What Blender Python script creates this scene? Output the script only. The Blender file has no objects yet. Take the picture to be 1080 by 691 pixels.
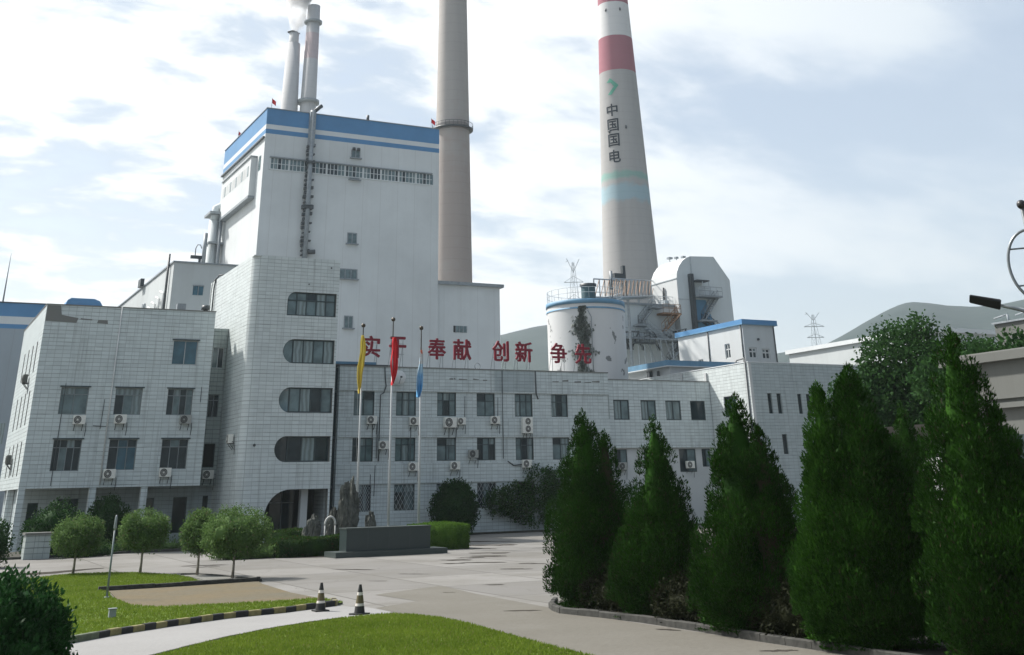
import bpy, bmesh, math, random
import numpy as np
from mathutils import Vector, Matrix, noise

S = bpy.context.scene
COL = S.collection
rad = math.radians

# ------------------------------------------------------------------ camera
cam_data = bpy.data.cameras.new('camera')
cam = bpy.data.objects.new('camera', cam_data)
COL.objects.link(cam)
AZ, PITCH, ROLL = 0.4839985, 0.45819934, -0.02385131
f0 = Vector((math.sin(AZ)*math.cos(PITCH), math.cos(AZ)*math.cos(PITCH), math.sin(PITCH)))
r0 = Vector((math.cos(AZ), -math.sin(AZ), 0))
u0 = r0.cross(f0)
cr, sr = math.cos(ROLL), math.sin(ROLL)
right, up = cr*r0 + sr*u0, -sr*r0 + cr*u0
cam.matrix_world = Matrix(((right.x, up.x, -f0.x, 0), (right.y, up.y, -f0.y, 0),
                           (right.z, up.z, -f0.z, 2.95), (0, 0, 0, 1)))
cam_data.sensor_fit = 'HORIZONTAL'
cam_data.sensor_width = 36
cam_data.lens = 39.03
cam_data.shift_y = -0.37546
cam_data.clip_start = 0.1
cam_data.clip_end = 20000
S.camera = cam

# ------------------------------------------------------------------ sky and sun
SUN_EL, SUN_AZ = rad(47), rad(-38)          # azimuth measured from +Y towards +X
sun_dir = Vector((math.sin(SUN_AZ)*math.cos(SUN_EL), math.cos(SUN_AZ)*math.cos(SUN_EL), math.sin(SUN_EL)))
W = bpy.data.worlds.new('World')
S.world = W
W.use_nodes = True
wt = W.node_tree
wt.nodes.clear()


def nd(t, typ, **kw):
    n = t.nodes.new(typ)
    for k, v in kw.items():
        if k.startswith('i_'):
            key = k[2:]
            key = int(key) if key.isdigit() else key
            n.inputs[key].default_value = v
        else:
            setattr(n, k, v)
    return n


def math_node(t, op, a, b=None, c=None, clamp=False):
    n = t.nodes.new('ShaderNodeMath')
    n.operation = op
    n.use_clamp = clamp
    for i, v in enumerate((a, b, c)):
        if v is None:
            continue
        if hasattr(v, 'is_linked'):
            t.links.new(v, n.inputs[i])
        else:
            n.inputs[i].default_value = v
    return n.outputs[0]


def mixc(t, fac, a, b, mode='MIX'):
    n = t.nodes.new('ShaderNodeMix')
    n.data_type = 'RGBA'
    n.blend_type = mode
    for s, v in ((n.inputs[0], fac), (n.inputs[6], a), (n.inputs[7], b)):
        if hasattr(v, 'is_linked'):
            t.links.new(v, s)
        else:
            s.default_value = v if not isinstance(v, tuple) or len(v) == 4 else (*v, 1)
    return n.outputs[2]


def maprange(t, v, a, b, c=0.0, d=1.0, smooth=False):
    n = t.nodes.new('ShaderNodeMapRange')
    if smooth:
        n.interpolation_type = 'SMOOTHSTEP'
    t.links.new(v, n.inputs[0])
    for i, x in enumerate((a, b, c, d)):
        n.inputs[i+1].default_value = x
    return n.outputs[0]


def build_world():
    t = wt
    L = t.links.new
    out = nd(t, 'ShaderNodeOutputWorld')
    sky = nd(t, 'ShaderNodeTexSky')
    sky.sky_type = 'NISHITA'
    sky.sun_disc = False
    sky.sun_elevation = SUN_EL
    sky.sun_rotation = SUN_AZ
    sky.dust_density = 3.0
    sky.air_density = 1.0
    bg_sky = nd(t, 'ShaderNodeBackground', i_1=0.10)
    L(sky.outputs[0], bg_sky.inputs[0])
    tc = nd(t, 'ShaderNodeTexCoord')
    sep = nd(t, 'ShaderNodeSeparateXYZ')
    L(tc.outputs['Generated'], sep.inputs[0])
    zc = math_node(t, 'ADD', math_node(t, 'MAXIMUM', sep.outputs[2], 0.0), 0.22)
    px = math_node(t, 'DIVIDE', sep.outputs[0], zc)
    py = math_node(t, 'DIVIDE', sep.outputs[1], zc)
    comb = nd(t, 'ShaderNodeCombineXYZ')
    L(px, comb.inputs[0]); L(py, comb.inputs[1])
    mp = nd(t, 'ShaderNodeMapping')
    mp.inputs['Rotation'].default_value = (0, 0, rad(-28))
    mp.inputs['Scale'].default_value = (0.8, 1.25, 1)
    mp.inputs['Location'].default_value = (0.35, 0.2, 0)
    L(comb.outputs[0], mp.inputs[0])
    n1 = nd(t, 'ShaderNodeTexNoise', i_Scale=1.35, i_Detail=9.0, i_Roughness=0.53, i_Distortion=0.25)
    L(mp.outputs[0], n1.inputs['Vector'])
    n2 = nd(t, 'ShaderNodeTexNoise', i_Scale=8.0, i_Detail=8.0, i_Roughness=0.56, i_Distortion=0.25)
    L(mp.outputs[0], n2.inputs['Vector'])
    # the thick bright deck lies towards the veiled sun, the thin veil away from it
    dot = nd(t, 'ShaderNodeVectorMath', operation='DOT_PRODUCT')
    L(tc.outputs['Generated'], dot.inputs[0])
    dot.inputs[1].default_value = (math.sin(SUN_AZ)*0.9, math.cos(SUN_AZ)*0.9, 0.30)
    side = maprange(t, dot.outputs['Value'], -0.10, 0.72, 0, 1, True)
    fine = math_node(t, 'ADD', math_node(t, 'MULTIPLY', n2.outputs[0], side), math_node(t, 'MULTIPLY', n1.outputs[0], math_node(t, 'SUBTRACT', 1.0, side)))
    nsum = math_node(t, 'ADD', math_node(t, 'MULTIPLY', n1.outputs[0], 0.52), math_node(t, 'MULTIPLY', fine, 0.48))
    cov = math_node(t, 'ADD', nsum, math_node(t, 'MULTIPLY', side, 0.15))
    mask = maprange(t, cov, 0.47, 0.66, 0.0, 1.0, True)
    mask2 = math_node(t, 'ADD', math_node(t, 'MULTIPLY', mask, 0.45), 0.55, clamp=True)
    # shading inside the cloud deck: thick parts grey, thin parts white
    thick = maprange(t, nsum, 0.41, 0.545, 0, 1, True)
    c_dim = mixc(t, side, (0.375, 0.42, 0.462), (0.36, 0.41, 0.462))
    c_brt = mixc(t, side, (0.385, 0.435, 0.48), (0.68, 0.685, 0.685))
    ccol = mixc(t, thick, c_dim, c_brt)
    # pale air low over the horizon
    low = maprange(t, sep.outputs[2], 0.0, 0.30, 1.0, 0.0, True)
    ccol2 = mixc(t, math_node(t, 'MULTIPLY', low, 0.75), ccol, mixc(t, side, (0.41, 0.445, 0.46), (0.57, 0.59, 0.59)))
    m3 = math_node(t, 'MAXIMUM', mask2, math_node(t, 'MULTIPLY', low, 0.9), clamp=True)
    # unseen sky behind the camera, dimmed to deepen shade on fronts and trees
    anti = maprange(t, dot.outputs['Value'], 0.02, -0.65, 1.0, 0.26, True)
    bg_c = nd(t, 'ShaderNodeBackground')
    L(anti, bg_c.inputs[1])
    L(ccol2, bg_c.inputs[0])
    mx = nd(t, 'ShaderNodeMixShader')
    L(m3, mx.inputs[0]); L(bg_sky.outputs[0], mx.inputs[1]); L(bg_c.outputs[0], mx.inputs[2])
    L(mx.outputs[0], out.inputs[0])


build_world()
sd = bpy.data.lights.new('sun', 'SUN')
sd.energy = 3.9
sd.angle = rad(3.0)
sd.color = (1.0, 0.955, 0.90)
sun = bpy.data.objects.new('sun', sd)
COL.objects.link(sun)
sun.rotation_euler = (-sun_dir).to_track_quat('-Z', 'Y').to_euler()
sun.location = (0, 0, 300)
S.view_settings.view_transform = 'Standard'
S.view_settings.look = 'None'
S.view_settings.exposure = 0.86
S.view_settings.gamma = 1.0
S.cycles.max_bounces = 6
S.cycles.volume_bounces = 1
S.cycles.use_denoising = True

# ------------------------------------------------------------------ materials
M = {}


def new_mat(name):
    m = bpy.data.materials.new(name)
    m.use_nodes = True
    t = m.node_tree
    b = t.nodes['Principled BSDF']
    M[name] = m
    return m, t, b


def simple(name, col, rough=0.6, metal=0.0, var=0.12, scale=1.5, spec=0.5, bump=0.0):
    m, t, b = new_mat(name)
    tc = nd(t, 'ShaderNodeTexCoord')
    n = nd(t, 'ShaderNodeTexNoise', i_Scale=scale, i_Detail=6.0, i_Roughness=0.6)
    t.links.new(tc.outputs['Object'], n.inputs['Vector'])
    f = maprange(t, n.outputs[0], 0.3, 0.7, 0, 1)
    c = mixc(t, f, tuple(x*(1-var) for x in col), tuple(min(1, x*(1+var)) for x in col))
    t.links.new(c, b.inputs['Base Color'])
    b.inputs['Roughness'].default_value = rough
    b.inputs['Metallic'].default_value = metal
    b.inputs['Specular IOR Level'].default_value = spec
    if bump:
        bn = nd(t, 'ShaderNodeBump', i_Strength=bump, i_Distance=0.05)
        t.links.new(n.outputs[0], bn.inputs['Height'])
        t.links.new(bn.outputs[0], b.inputs['Normal'])
    return m


def world_uv(t, su=1.0):
    """(x+y, z) of the wall in metres: right for every axis-aligned wall."""
    g = nd(t, 'ShaderNodeNewGeometry')
    s = nd(t, 'ShaderNodeSeparateXYZ')
    t.links.new(g.outputs['Position'], s.inputs[0])
    u = math_node(t, 'ADD', s.outputs[0], s.outputs[1])
    c = nd(t, 'ShaderNodeCombineXYZ')
    t.links.new(u, c.inputs[0]); t.links.new(s.outputs[2], c.inputs[1])
    return c.outputs[0], g.outputs['Position'], s


def tile_mat(name, base, mortar, grime=0.35, course=0.26, seed=0.0):
    m, t, b = new_mat(name)
    L = t.links.new
    uv, pos, sep = world_uv(t)
    # slight waviness of the courses
    wob = nd(t, 'ShaderNodeTexNoise', i_Scale=0.6, i_Detail=2.0)
    L(pos, wob.inputs['Vector'])
    off = nd(t, 'ShaderNodeCombineXYZ')
    L(maprange(t, wob.outputs[0], 0.3, 0.7, -0.012, 0.012), off.inputs[1])
    add = nd(t, 'ShaderNodeVectorMath', operation='ADD')
    L(uv, add.inputs[0]); L(off.outputs[0], add.inputs[1])
    br = nd(t, 'ShaderNodeTexBrick')
    br.offset = 0.0
    br.inputs['Scale'].default_value = 1.0
    br.inputs['Brick Width'].default_value = 0.52
    br.inputs['Row Height'].default_value = course
    br.inputs['Mortar Size'].default_value = 0.016
    br.inputs['Mortar Smooth'].default_value = 0.4
    br.inputs['Bias'].default_value = -0.1
    br.inputs['Color1'].default_value = (*base, 1)
    br.inputs['Color2'].default_value = (*[x*0.87 for x in base], 1)
    br.inputs['Mortar'].default_value = (*mortar, 1)
    L(add.outputs[0], br.inputs['Vector'])
    # only the bed joints are really dark, and not everywhere
    zr = math_node(t, 'FRACT', math_node(t, 'DIVIDE', sep.outputs[2], course))
    line = math_node(t, 'GREATER_THAN', zr, 0.86)
    jn = nd(t, 'ShaderNodeTexNoise', i_Scale=1.0, i_Detail=5.0, i_Roughness=0.7)
    mpj = nd(t, 'ShaderNodeMapping')
    mpj.inputs['Scale'].default_value = (0.5, 5.0, 1)
    mpj.inputs['Location'].default_value = (seed, seed*2, 0)
    L(uv, mpj.inputs[0]); L(mpj.outputs[0], jn.inputs['Vector'])
    dirty = math_node(t, 'MULTIPLY', line, maprange(t, jn.outputs[0], 0.47, 0.66, 0.12, 0.95))
    c = mixc(t, dirty, br.outputs['Color'], tuple(x*0.5 for x in mortar))
    # weather: broad clouds and vertical streaks
    n1 = nd(t, 'ShaderNodeTexNoise', i_Scale=0.35, i_Detail=7.0, i_Roughness=0.65)
    L(pos, n1.inputs['Vector'])
    mps = nd(t, 'ShaderNodeMapping')
    mps.inputs['Scale'].default_value = (2.6, 0.13, 1)
    mps.inputs['Location'].default_value = (seed*3, 0, 0)
    L(uv, mps.inputs[0])
    n2 = nd(t, 'ShaderNodeTexNoise', i_Scale=1.0, i_Detail=6.0, i_Roughness=0.62)
    L(mps.outputs[0], n2.inputs['Vector'])
    w1 = maprange(t, n1.outputs[0], 0.35, 0.7, 0, grime)
    c = mixc(t, w1, c, tuple(x*y for x, y in zip(base, (0.62, 0.66, 0.68))))
    w2 = maprange(t, n2.outputs[0], 0.54, 0.74, 0, grime*1.6)
    c = mixc(t, w2, c, (0.10, 0.105, 0.10))
    L(c, b.inputs['Base Color'])
    b.inputs['Roughness'].default_value = 0.45
    b.inputs['Specular IOR Level'].default_value = 0.35
    bn = nd(t, 'ShaderNodeBump', i_Strength=0.5, i_Distance=0.02)
    bn.invert = True
    L(br.outputs['Fac'], bn.inputs['Height'])
    L(bn.outputs[0], b.inputs['Normal'])
    return m


def plaster(name, base, grime=0.25, panel=0.0, stain=(0.22, 0.2, 0.17), rough=0.75, peel=0.0):
    m, t, b = new_mat(name)
    L = t.links.new
    uv, pos, sep = world_uv(t)
    n1 = nd(t, 'ShaderNodeTexNoise', i_Scale=0.12, i_Detail=7.0, i_Roughness=0.6)
    L(pos, n1.inputs['Vector'])
    mps = nd(t, 'ShaderNodeMapping')
    mps.inputs['Scale'].default_value = (0.9, 0.05, 1)
    L(uv, mps.inputs[0])
    n2 = nd(t, 'ShaderNodeTexNoise', i_Scale=1.0, i_Detail=7.0, i_Roughness=0.65)
    L(mps.outputs[0], n2.inputs['Vector'])
    c = mixc(t, maprange(t, n1.outputs[0], 0.35, 0.68), base, tuple(x*0.86 for x in base))
    c = mixc(t, maprange(t, n2.outputs[0], 0.5, 0.85, 0, grime), c, stain)
    if panel:
        fu = math_node(t, 'FRACT', math_node(t, 'DIVIDE', math_node(t, 'ADD', sep.outputs[0], sep.outputs[1]), panel))
        ln = math_node(t, 'LESS_THAN', fu, 0.03)
        c = mixc(t, math_node(t, 'MULTIPLY', ln, 0.22), c, stain)
    if peel:
        n3 = nd(t, 'ShaderNodeTexNoise', i_Scale=0.75, i_Detail=5.0, i_Roughness=0.55)
        L(pos, n3.inputs['Vector'])
        pf = maprange(t, n3.outputs[0], 0.615, 0.63, 0, peel)
        c = mixc(t, pf, c, (0.09, 0.10, 0.10))
    L(c, b.inputs['Base Color'])
    b.inputs['Roughness'].default_value = rough
    b.inputs['Specular IOR Level'].default_value = 0.3
    return m


def glass(name, base, rough=0.06, spec=0.6, stripes=False):
    m, t, b = new_mat(name)
    L = t.links.new
    uv, pos, sep = world_uv(t)
    n = nd(t, 'ShaderNodeTexNoise', i_Scale=1.3, i_Detail=3.0)
    L(pos, n.inputs['Vector'])
    f = maprange(t, n.outputs[0], 0.35, 0.65)
    if stripes:      # folds of a drawn curtain behind the pane
        wv = nd(t, 'ShaderNodeTexWave', i_Scale=0.9, i_Distortion=3.5, i_Detail=2.0)
        wv.bands_direction = 'X'
        L(uv, wv.inputs['Vector'])
        f = wv.outputs['Fac']
    c = mixc(t, f, tuple(x*0.72 for x in base), tuple(x*1.2 for x in base))
    L(c, b.inputs['Base Color'])
    b.inputs['Roughness'].default_value = rough
    b.inputs['Specular IOR Level'].default_value = spec
    bn = nd(t, 'ShaderNodeBump', i_Strength=0.06, i_Distance=0.1)
    L(n.outputs[0], bn.inputs['Height'])
    L(bn.outputs[0], b.inputs['Normal'])
    return m


def leaf_mat(name, dark, light, scale=1.2, trans=0.25, rough=0.6, dry=None, spec=0.04):
    m, t, b = new_mat(name)
    L = t.links.new
    tc = nd(t, 'ShaderNodeTexCoord')
    g = nd(t, 'ShaderNodeNewGeometry')
    n = nd(t, 'ShaderNodeTexNoise', i_Scale=scale, i_Detail=3.0)
    L(tc.outputs['Object'], n.inputs['Vector'])
    f = math_node(t, 'ADD', math_node(t, 'MULTIPLY', g.outputs['Random Per Island'], 0.45),
                  maprange(t, n.outputs[0], 0.3, 0.7, 0.05, 0.5), clamp=True)
    c = mixc(t, f, dark, light)
    if dry:
        c = mixc(t, math_node(t, 'GREATER_THAN', g.outputs['Random Per Island'], 0.955), c, dry)
    L(c, b.inputs['Base Color'])
    b.inputs['Roughness'].default_value = rough
    b.inputs['Specular IOR Level'].default_value = spec
    tr = nd(t, 'ShaderNodeBsdfTranslucent')
    L(mixc(t, 0.5, c, light), tr.inputs[0])
    mx = nd(t, 'ShaderNodeMixShader', i_0=trans)
    out = t.nodes['Material Output']
    L(b.outputs[0], mx.inputs[1]); L(tr.outputs[0], mx.inputs[2]); L(mx.outputs[0], out.inputs[0])
    return m


tile_mat('white_tile', (0.61, 0.67, 0.67), (0.36, 0.40, 0.40), 0.24, 0.26, 0.0)
tile_mat('white_tile_tower', (0.63, 0.68, 0.675), (0.38, 0.415, 0.415), 0.20, 0.26, 3.1)
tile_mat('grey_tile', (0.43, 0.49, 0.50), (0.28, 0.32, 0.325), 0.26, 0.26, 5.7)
tile_mat('connector_tile', (0.39, 0.44, 0.425), (0.16, 0.18, 0.175), 0.42, 0.30, 8.2)
plaster('boiler_white', (0.65, 0.68, 0.685), 0.12, 3.0, (0.32, 0.31, 0.29))
plaster('hall_white', (0.52, 0.555, 0.56), 0.2, 0)
plaster('panel_white', (0.56, 0.58, 0.58), 0.18, 0)
plaster('silo_white', (0.62, 0.63, 0.63), 0.2, 0, peel=0.75)
plaster('duct_grey', (0.62, 0.67, 0.68), 0.16, 0)
plaster('far_roof', (0.30, 0.33, 0.33), 0.2, 0)
simple('drum_teal', (0.055, 0.10, 0.11), 0.6)
plaster('hall_blue_grey', (0.33, 0.38, 0.42), 0.15, 2.0)
plaster('ground_floor_plaster', (0.30, 0.325, 0.33), 0.35)
plaster('soffit', (0.34, 0.35, 0.34), 0.3)
plaster('parapet_concrete', (0.145, 0.15, 0.14), 0.55, 0, (0.09, 0.09, 0.075), 0.85)
plaster('bare_cement', (0.20, 0.205, 0.195), 0.5)
simple('roof_felt', (0.12, 0.12, 0.12), 0.9)
simple('blue_paint', (0.085, 0.235, 0.44), 0.5, var=0.10, scale=0.25)
simple('blue_paint_side', (0.085, 0.235, 0.44), 0.5, var=0.10, scale=0.25)
simple('blue_faded', (0.13, 0.27, 0.40), 0.6, var=0.18, scale=0.8)
simple('band_white', (0.62, 0.65, 0.66), 0.6, var=0.06, scale=0.3)
simple('dark_frame', (0.035, 0.055, 0.06), 0.45, var=0.1)
simple('alu_frame', (0.45, 0.48, 0.49), 0.4, var=0.08)
simple('grey_frame', (0.20, 0.23, 0.24), 0.45, var=0.08)
glass('glass_dark', (0.022, 0.036, 0.042))
glass('glass_blue_reflection', (0.03, 0.10, 0.14), 0.04, 0.9)  # bluish sky reflection of some panes put into their base colour
glass('glass_grey', (0.125, 0.18, 0.19), 0.07, 0.7)
glass('curtain_glass', (0.21, 0.265, 0.27), 0.09, 0.6, True)
simple('void_dark', (0.012, 0.014, 0.015), 0.9)
simple('ac_white', (0.74, 0.74, 0.69), 0.5, var=0.10, scale=6)
simple('ac_old', (0.34, 0.35, 0.33), 0.55, var=0.15, scale=6)
simple('ac_grille', (0.025, 0.027, 0.028), 0.6)
simple('steel_dark', (0.06, 0.07, 0.075), 0.5, var=0.2)
simple('steel_grey', (0.25, 0.28, 0.30), 0.5, var=0.2, scale=3)
simple('steel_pale', (0.42, 0.46, 0.48), 0.55, var=0.15, scale=3)
simple('pipe_white', (0.6, 0.61, 0.6), 0.5)
simple('rust', (0.22, 0.14, 0.09), 0.8, var=0.3, scale=2)
simple('pole_white', (0.44, 0.46, 0.46), 0.35, var=0.06)
simple('finial', (0.07, 0.06, 0.045), 0.35, 0.6)
simple('sign_red', (0.21, 0.005, 0.020), 0.45, var=0.15, scale=2)
simple('flag_yellow', (0.72, 0.55, 0.07), 0.75, var=0.08)
simple('flag_red', (0.62, 0.012, 0.02), 0.75, var=0.08)
simple('granite', (0.030, 0.044, 0.044), 0.35, var=0.25, scale=40)
simple('granite_base', (0.045, 0.06, 0.056), 0.45, var=0.25, scale=40)
simple('rock', (0.075, 0.08, 0.07), 0.95, var=0.7, scale=3.5, bump=1.0)
simple('pale_stone', (0.50, 0.50, 0.47), 0.8)
simple('bark', (0.075, 0.06, 0.045), 0.9, var=0.35, scale=8, bump=0.6)
simple('pale_bark', (0.24, 0.21, 0.17), 0.9, var=0.3, scale=8, bump=0.6)
simple('cone_black', (0.018, 0.018, 0.017), 0.6)
simple('cone_amber', (0.10, 0.08, 0.03), 0.6)
simple('cone_white', (0.62, 0.58, 0.52), 0.5)
simple('kerb_black', (0.016, 0.016, 0.015), 0.7, var=0.3, scale=6)
simple('kerb_yellow', (0.22, 0.19, 0.075), 0.75, var=0.3, scale=5)
simple('kerb_bare', (0.11, 0.13, 0.08), 0.85, var=0.35, scale=4)
simple('kerb_stone', (0.042, 0.042, 0.037), 0.9, var=0.4, scale=5, bump=0.5)
simple('lamp_black', (0.02, 0.021, 0.023), 0.4)
simple('lamp_grey', (0.20, 0.22, 0.23), 0.35, 0.5)
simple('bed_soil', (0.035, 0.033, 0.024), 0.95, var=0.4, scale=3)
simple('chimney_red', (0.40, 0.085, 0.115), 0.8, var=0.08, scale=0.2)
simple('chimney_text', (0.022, 0.032, 0.045), 0.8, var=0.25, scale=1)
simple('emblem_green', (0.10, 0.34, 0.25), 0.8, var=0.2, scale=0.6)
simple('dish_white', (0.62, 0.64, 0.64), 0.5)
simple('post_paint', (0.16, 0.20, 0.20), 0.5)
simple('hut_roof', (0.18, 0.17, 0.165), 0.9)
leaf_mat('cypress_leaf', (0.003, 0.013, 0.003), (0.032, 0.095, 0.010), 0.9, 0.06, dry=(0.04, 0.036, 0.022))
leaf_mat('cypress_light', (0.006, 0.026, 0.005), (0.046, 0.125, 0.014), 0.9, 0.10)
leaf_mat('broad_leaf', (0.010, 0.034, 0.012), (0.048, 0.112, 0.030), 0.35, 0.25)
leaf_mat('topiary_leaf', (0.018, 0.052, 0.014), (0.160, 0.260, 0.080), 1.6, 0.25, dry=(0.14, 0.13, 0.08))
leaf_mat('shrub_leaf', (0.006, 0.024, 0.008), (0.034, 0.088, 0.022), 0.8, 0.2)
leaf_mat('hedge_leaf', (0.028, 0.075, 0.010), (0.120, 0.230, 0.030), 2.0, 0.25)
leaf_mat('near_bush_leaf', (0.006, 0.026, 0.009), (0.034, 0.105, 0.028), 1.5, 0.2, 0.45)
leaf_mat('creeper_leaf', (0.008, 0.030, 0.009), (0.050, 0.118, 0.028), 1.0, 0.2)
leaf_mat('hedge_dark', (0.010, 0.034, 0.008), (0.048, 0.100, 0.018), 2.0, 0.2, dry=(0.09, 0.04, 0.02))
leaf_mat('dry_shrub', (0.008, 0.010, 0.005), (0.030, 0.034, 0.016), 2.0, 0.1)
simple('ac_dark', (0.06, 0.065, 0.06), 0.6)
leaf_mat('grass_blade', (0.070, 0.125, 0.012), (0.200, 0.275, 0.036), 0.45, 0.3, dry=(0.22, 0.20, 0.09))


def banded(name, bands, base):
    """concrete shaft with painted rings: bands = [(z0, z1, soft, colour, strength)]"""
    m, t, b = new_mat(name)
    L = t.links.new
    g = nd(t, 'ShaderNodeNewGeometry')
    s = nd(t, 'ShaderNodeSeparateXYZ')
    L(g.outputs['Position'], s.inputs[0])
    mp = nd(t, 'ShaderNodeMapping')
    mp.inputs['Scale'].default_value = (0.25, 0.25, 0.025)
    L(g.outputs['Position'], mp.inputs[0])
    n = nd(t, 'ShaderNodeTexNoise', i_Scale=1.0, i_Detail=8.0, i_Roughness=0.6)
    L(mp.outputs[0], n.inputs['Vector'])
    c = mixc(t, maprange(t, n.outputs[0], 0.3, 0.7), base, tuple(x*0.84 for x in base))
    wav = nd(t, 'ShaderNodeTexNoise', i_Scale=0.35, i_Detail=3.0)
    L(g.outputs['Position'], wav.inputs['Vector'])
    for z0, z1, soft, col, k in bands:
        zz = math_node(t, 'ADD', s.outputs[2], maprange(t, wav.outputs[0], 0.3, 0.7, -soft, soft))
        a = maprange(t, zz, z0-soft, z0+soft+0.001, 0, 1)
        d = maprange(t, zz, z1-soft, z1+soft+0.001, 1, 0)
        f = math_node(t, 'MULTIPLY', math_node(t, 'MULTIPLY', a, d), k)
        c = mixc(t, f, c, col)
    # lift rings of the slip-formed concrete
    fr = math_node(t, 'FRACT', math_node(t, 'DIVIDE', s.outputs[2], 2.5))
    c = mixc(t, math_node(t, 'MULTIPLY', math_node(t, 'LESS_THAN', fr, 0.05), 0.12), c, (0.1, 0.1, 0.1))
    L(c, b.inputs['Base Color'])
    b.inputs['Roughness'].default_value = 0.85
    b.inputs['Specular IOR Level'].default_value = 0.2
    return m


banded('chimney_plain', [(80.6, 82.2, 0.15, (0.16, 0.16, 0.16), 0.8), (40, 78, 9, (0.34, 0.275, 0.245), 0.5)], (0.42, 0.395, 0.375))
RED, WHT = (0.34, 0.145, 0.175), (0.60, 0.60, 0.60)
banded('chimney_banded', [(145.4, 157.5, 0.05, RED, 1), (133.5, 145.4, 0.05, WHT, 1), (121.7, 133.5, 0.05, RED, 1),
                          (157.5, 168, 0.05, WHT, 1), (168, 182, 0.05, RED, 1),
                          (86.8, 88.9, 0.5, (0.17, 0.42, 0.36), 0.6), (80.1, 84.8, 0.7, (0.26, 0.47, 0.56), 0.55)],
       (0.40, 0.395, 0.39))
banded('chimney_far', [], (0.50, 0.505, 0.51))
banded('chimney_far_ringed', [(157, 168, 0.1, (0.45, 0.34, 0.345), 0.7)], (0.49, 0.495, 0.50))


def ground_mat():
    m, t, b = new_mat('yard_concrete')
    L = t.links.new
    g = nd(t, 'ShaderNodeNewGeometry')
    mp = nd(t, 'ShaderNodeMapping')
    mp.inputs['Rotation'].default_value = (0, 0, rad(2))
    L(g.outputs['Position'], mp.inputs[0])
    br = nd(t, 'ShaderNodeTexBrick')
    br.offset = 0.0
    br.inputs['Scale'].default_value = 1.0
    br.inputs['Brick Width'].default_value = 4.2
    br.inputs['Row Height'].default_value = 5.2
    br.inputs['Mortar Size'].default_value = 0.05
    br.inputs['Mortar Smooth'].default_value = 0.2
    br.inputs['Color1'].default_value = (0.225, 0.218, 0.204, 1)
    br.inputs['Color2'].default_value = (0.158, 0.152, 0.141, 1)
    br.inputs['Mortar'].default_value = (0.085, 0.08, 0.07, 1)
    L(mp.outputs[0], br.inputs['Vector'])
    n1 = nd(t, 'ShaderNodeTexNoise', i_Scale=0.22, i_Detail=9.0, i_Roughness=0.68)
    L(g.outputs['Position'], n1.inputs['Vector'])
    n2 = nd(t, 'ShaderNodeTexNoise', i_Scale=9.0, i_Detail=6.0, i_Roughness=0.7)
    L(g.outputs['Position'], n2.inputs['Vector'])
    n3 = nd(t, 'ShaderNodeTexVoronoi', i_Scale=0.17)
    n3.feature = 'DISTANCE_TO_EDGE'
    wv = nd(t, 'ShaderNodeTexNoise', i_Scale=0.8, i_Detail=4.0)
    L(g.outputs['Position'], wv.inputs['Vector'])
    va = nd(t, 'ShaderNodeVectorMath', operation='MULTIPLY_ADD')
    L(wv.outputs['Color'], va.inputs[0]); va.inputs[1].default_value = (1.6, 1.6, 0); L(g.outputs['Position'], va.inputs[2])
    L(va.outputs[0], n3.inputs['Vector'])
    c = mixc(t, maprange(t, n1.outputs[0], 0.45, 0.66, 0, 0.75), br.outputs['Color'], (0.125, 0.118, 0.10))
    c = mixc(t, maprange(t, n2.outputs[0], 0.3, 0.75, 0, 0.22), c, (0.12, 0.115, 0.104))
    crack = maprange(t, n3.outputs['Distance'], 0.0, 0.006, 0.6, 0.0)
    c = mixc(t, crack, c, (0.10, 0.095, 0.085))
    L(c, b.inputs['Base Color'])
    b.inputs['Roughness'].default_value = 0.8
    b.inputs['Specular IOR Level'].default_value = 0.3
    bn = nd(t, 'ShaderNodeBump', i_Strength=0.2, i_Distance=0.02)
    L(n2.outputs[0], bn.inputs['Height'])
    L(bn.outputs[0], b.inputs['Normal'])


def patchy(name, c1, c2, c3, s1, s2, rough=0.9, k=0.5):
    m, t, b = new_mat(name)
    L = t.links.new
    g = nd(t, 'ShaderNodeNewGeometry')
    n1 = nd(t, 'ShaderNodeTexNoise', i_Scale=s1, i_Detail=8.0, i_Roughness=0.66)
    n2 = nd(t, 'ShaderNodeTexNoise', i_Scale=s2, i_Detail=5.0, i_Roughness=0.7)
    L(g.outputs['Position'], n1.inputs['Vector']); L(g.outputs['Position'], n2.inputs['Vector'])
    c = mixc(t, maprange(t, n1.outputs[0], 0.36, 0.66), c1, c2)
    c = mixc(t, maprange(t, n2.outputs[0], 0.45, 0.75, 0, k), c, c3)
    L(c, b.inputs['Base Color'])
    b.inputs['Roughness'].default_value = rough
    b.inputs['Specular IOR Level'].default_value = 0.0 if name == 'broken_joint' else 0.15
    bn = nd(t, 'ShaderNodeBump', i_Strength=0.5, i_Distance=0.04)
    L(n2.outputs[0], bn.inputs['Height'])
    L(bn.outputs[0], b.inputs['Normal'])
    return m


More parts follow.
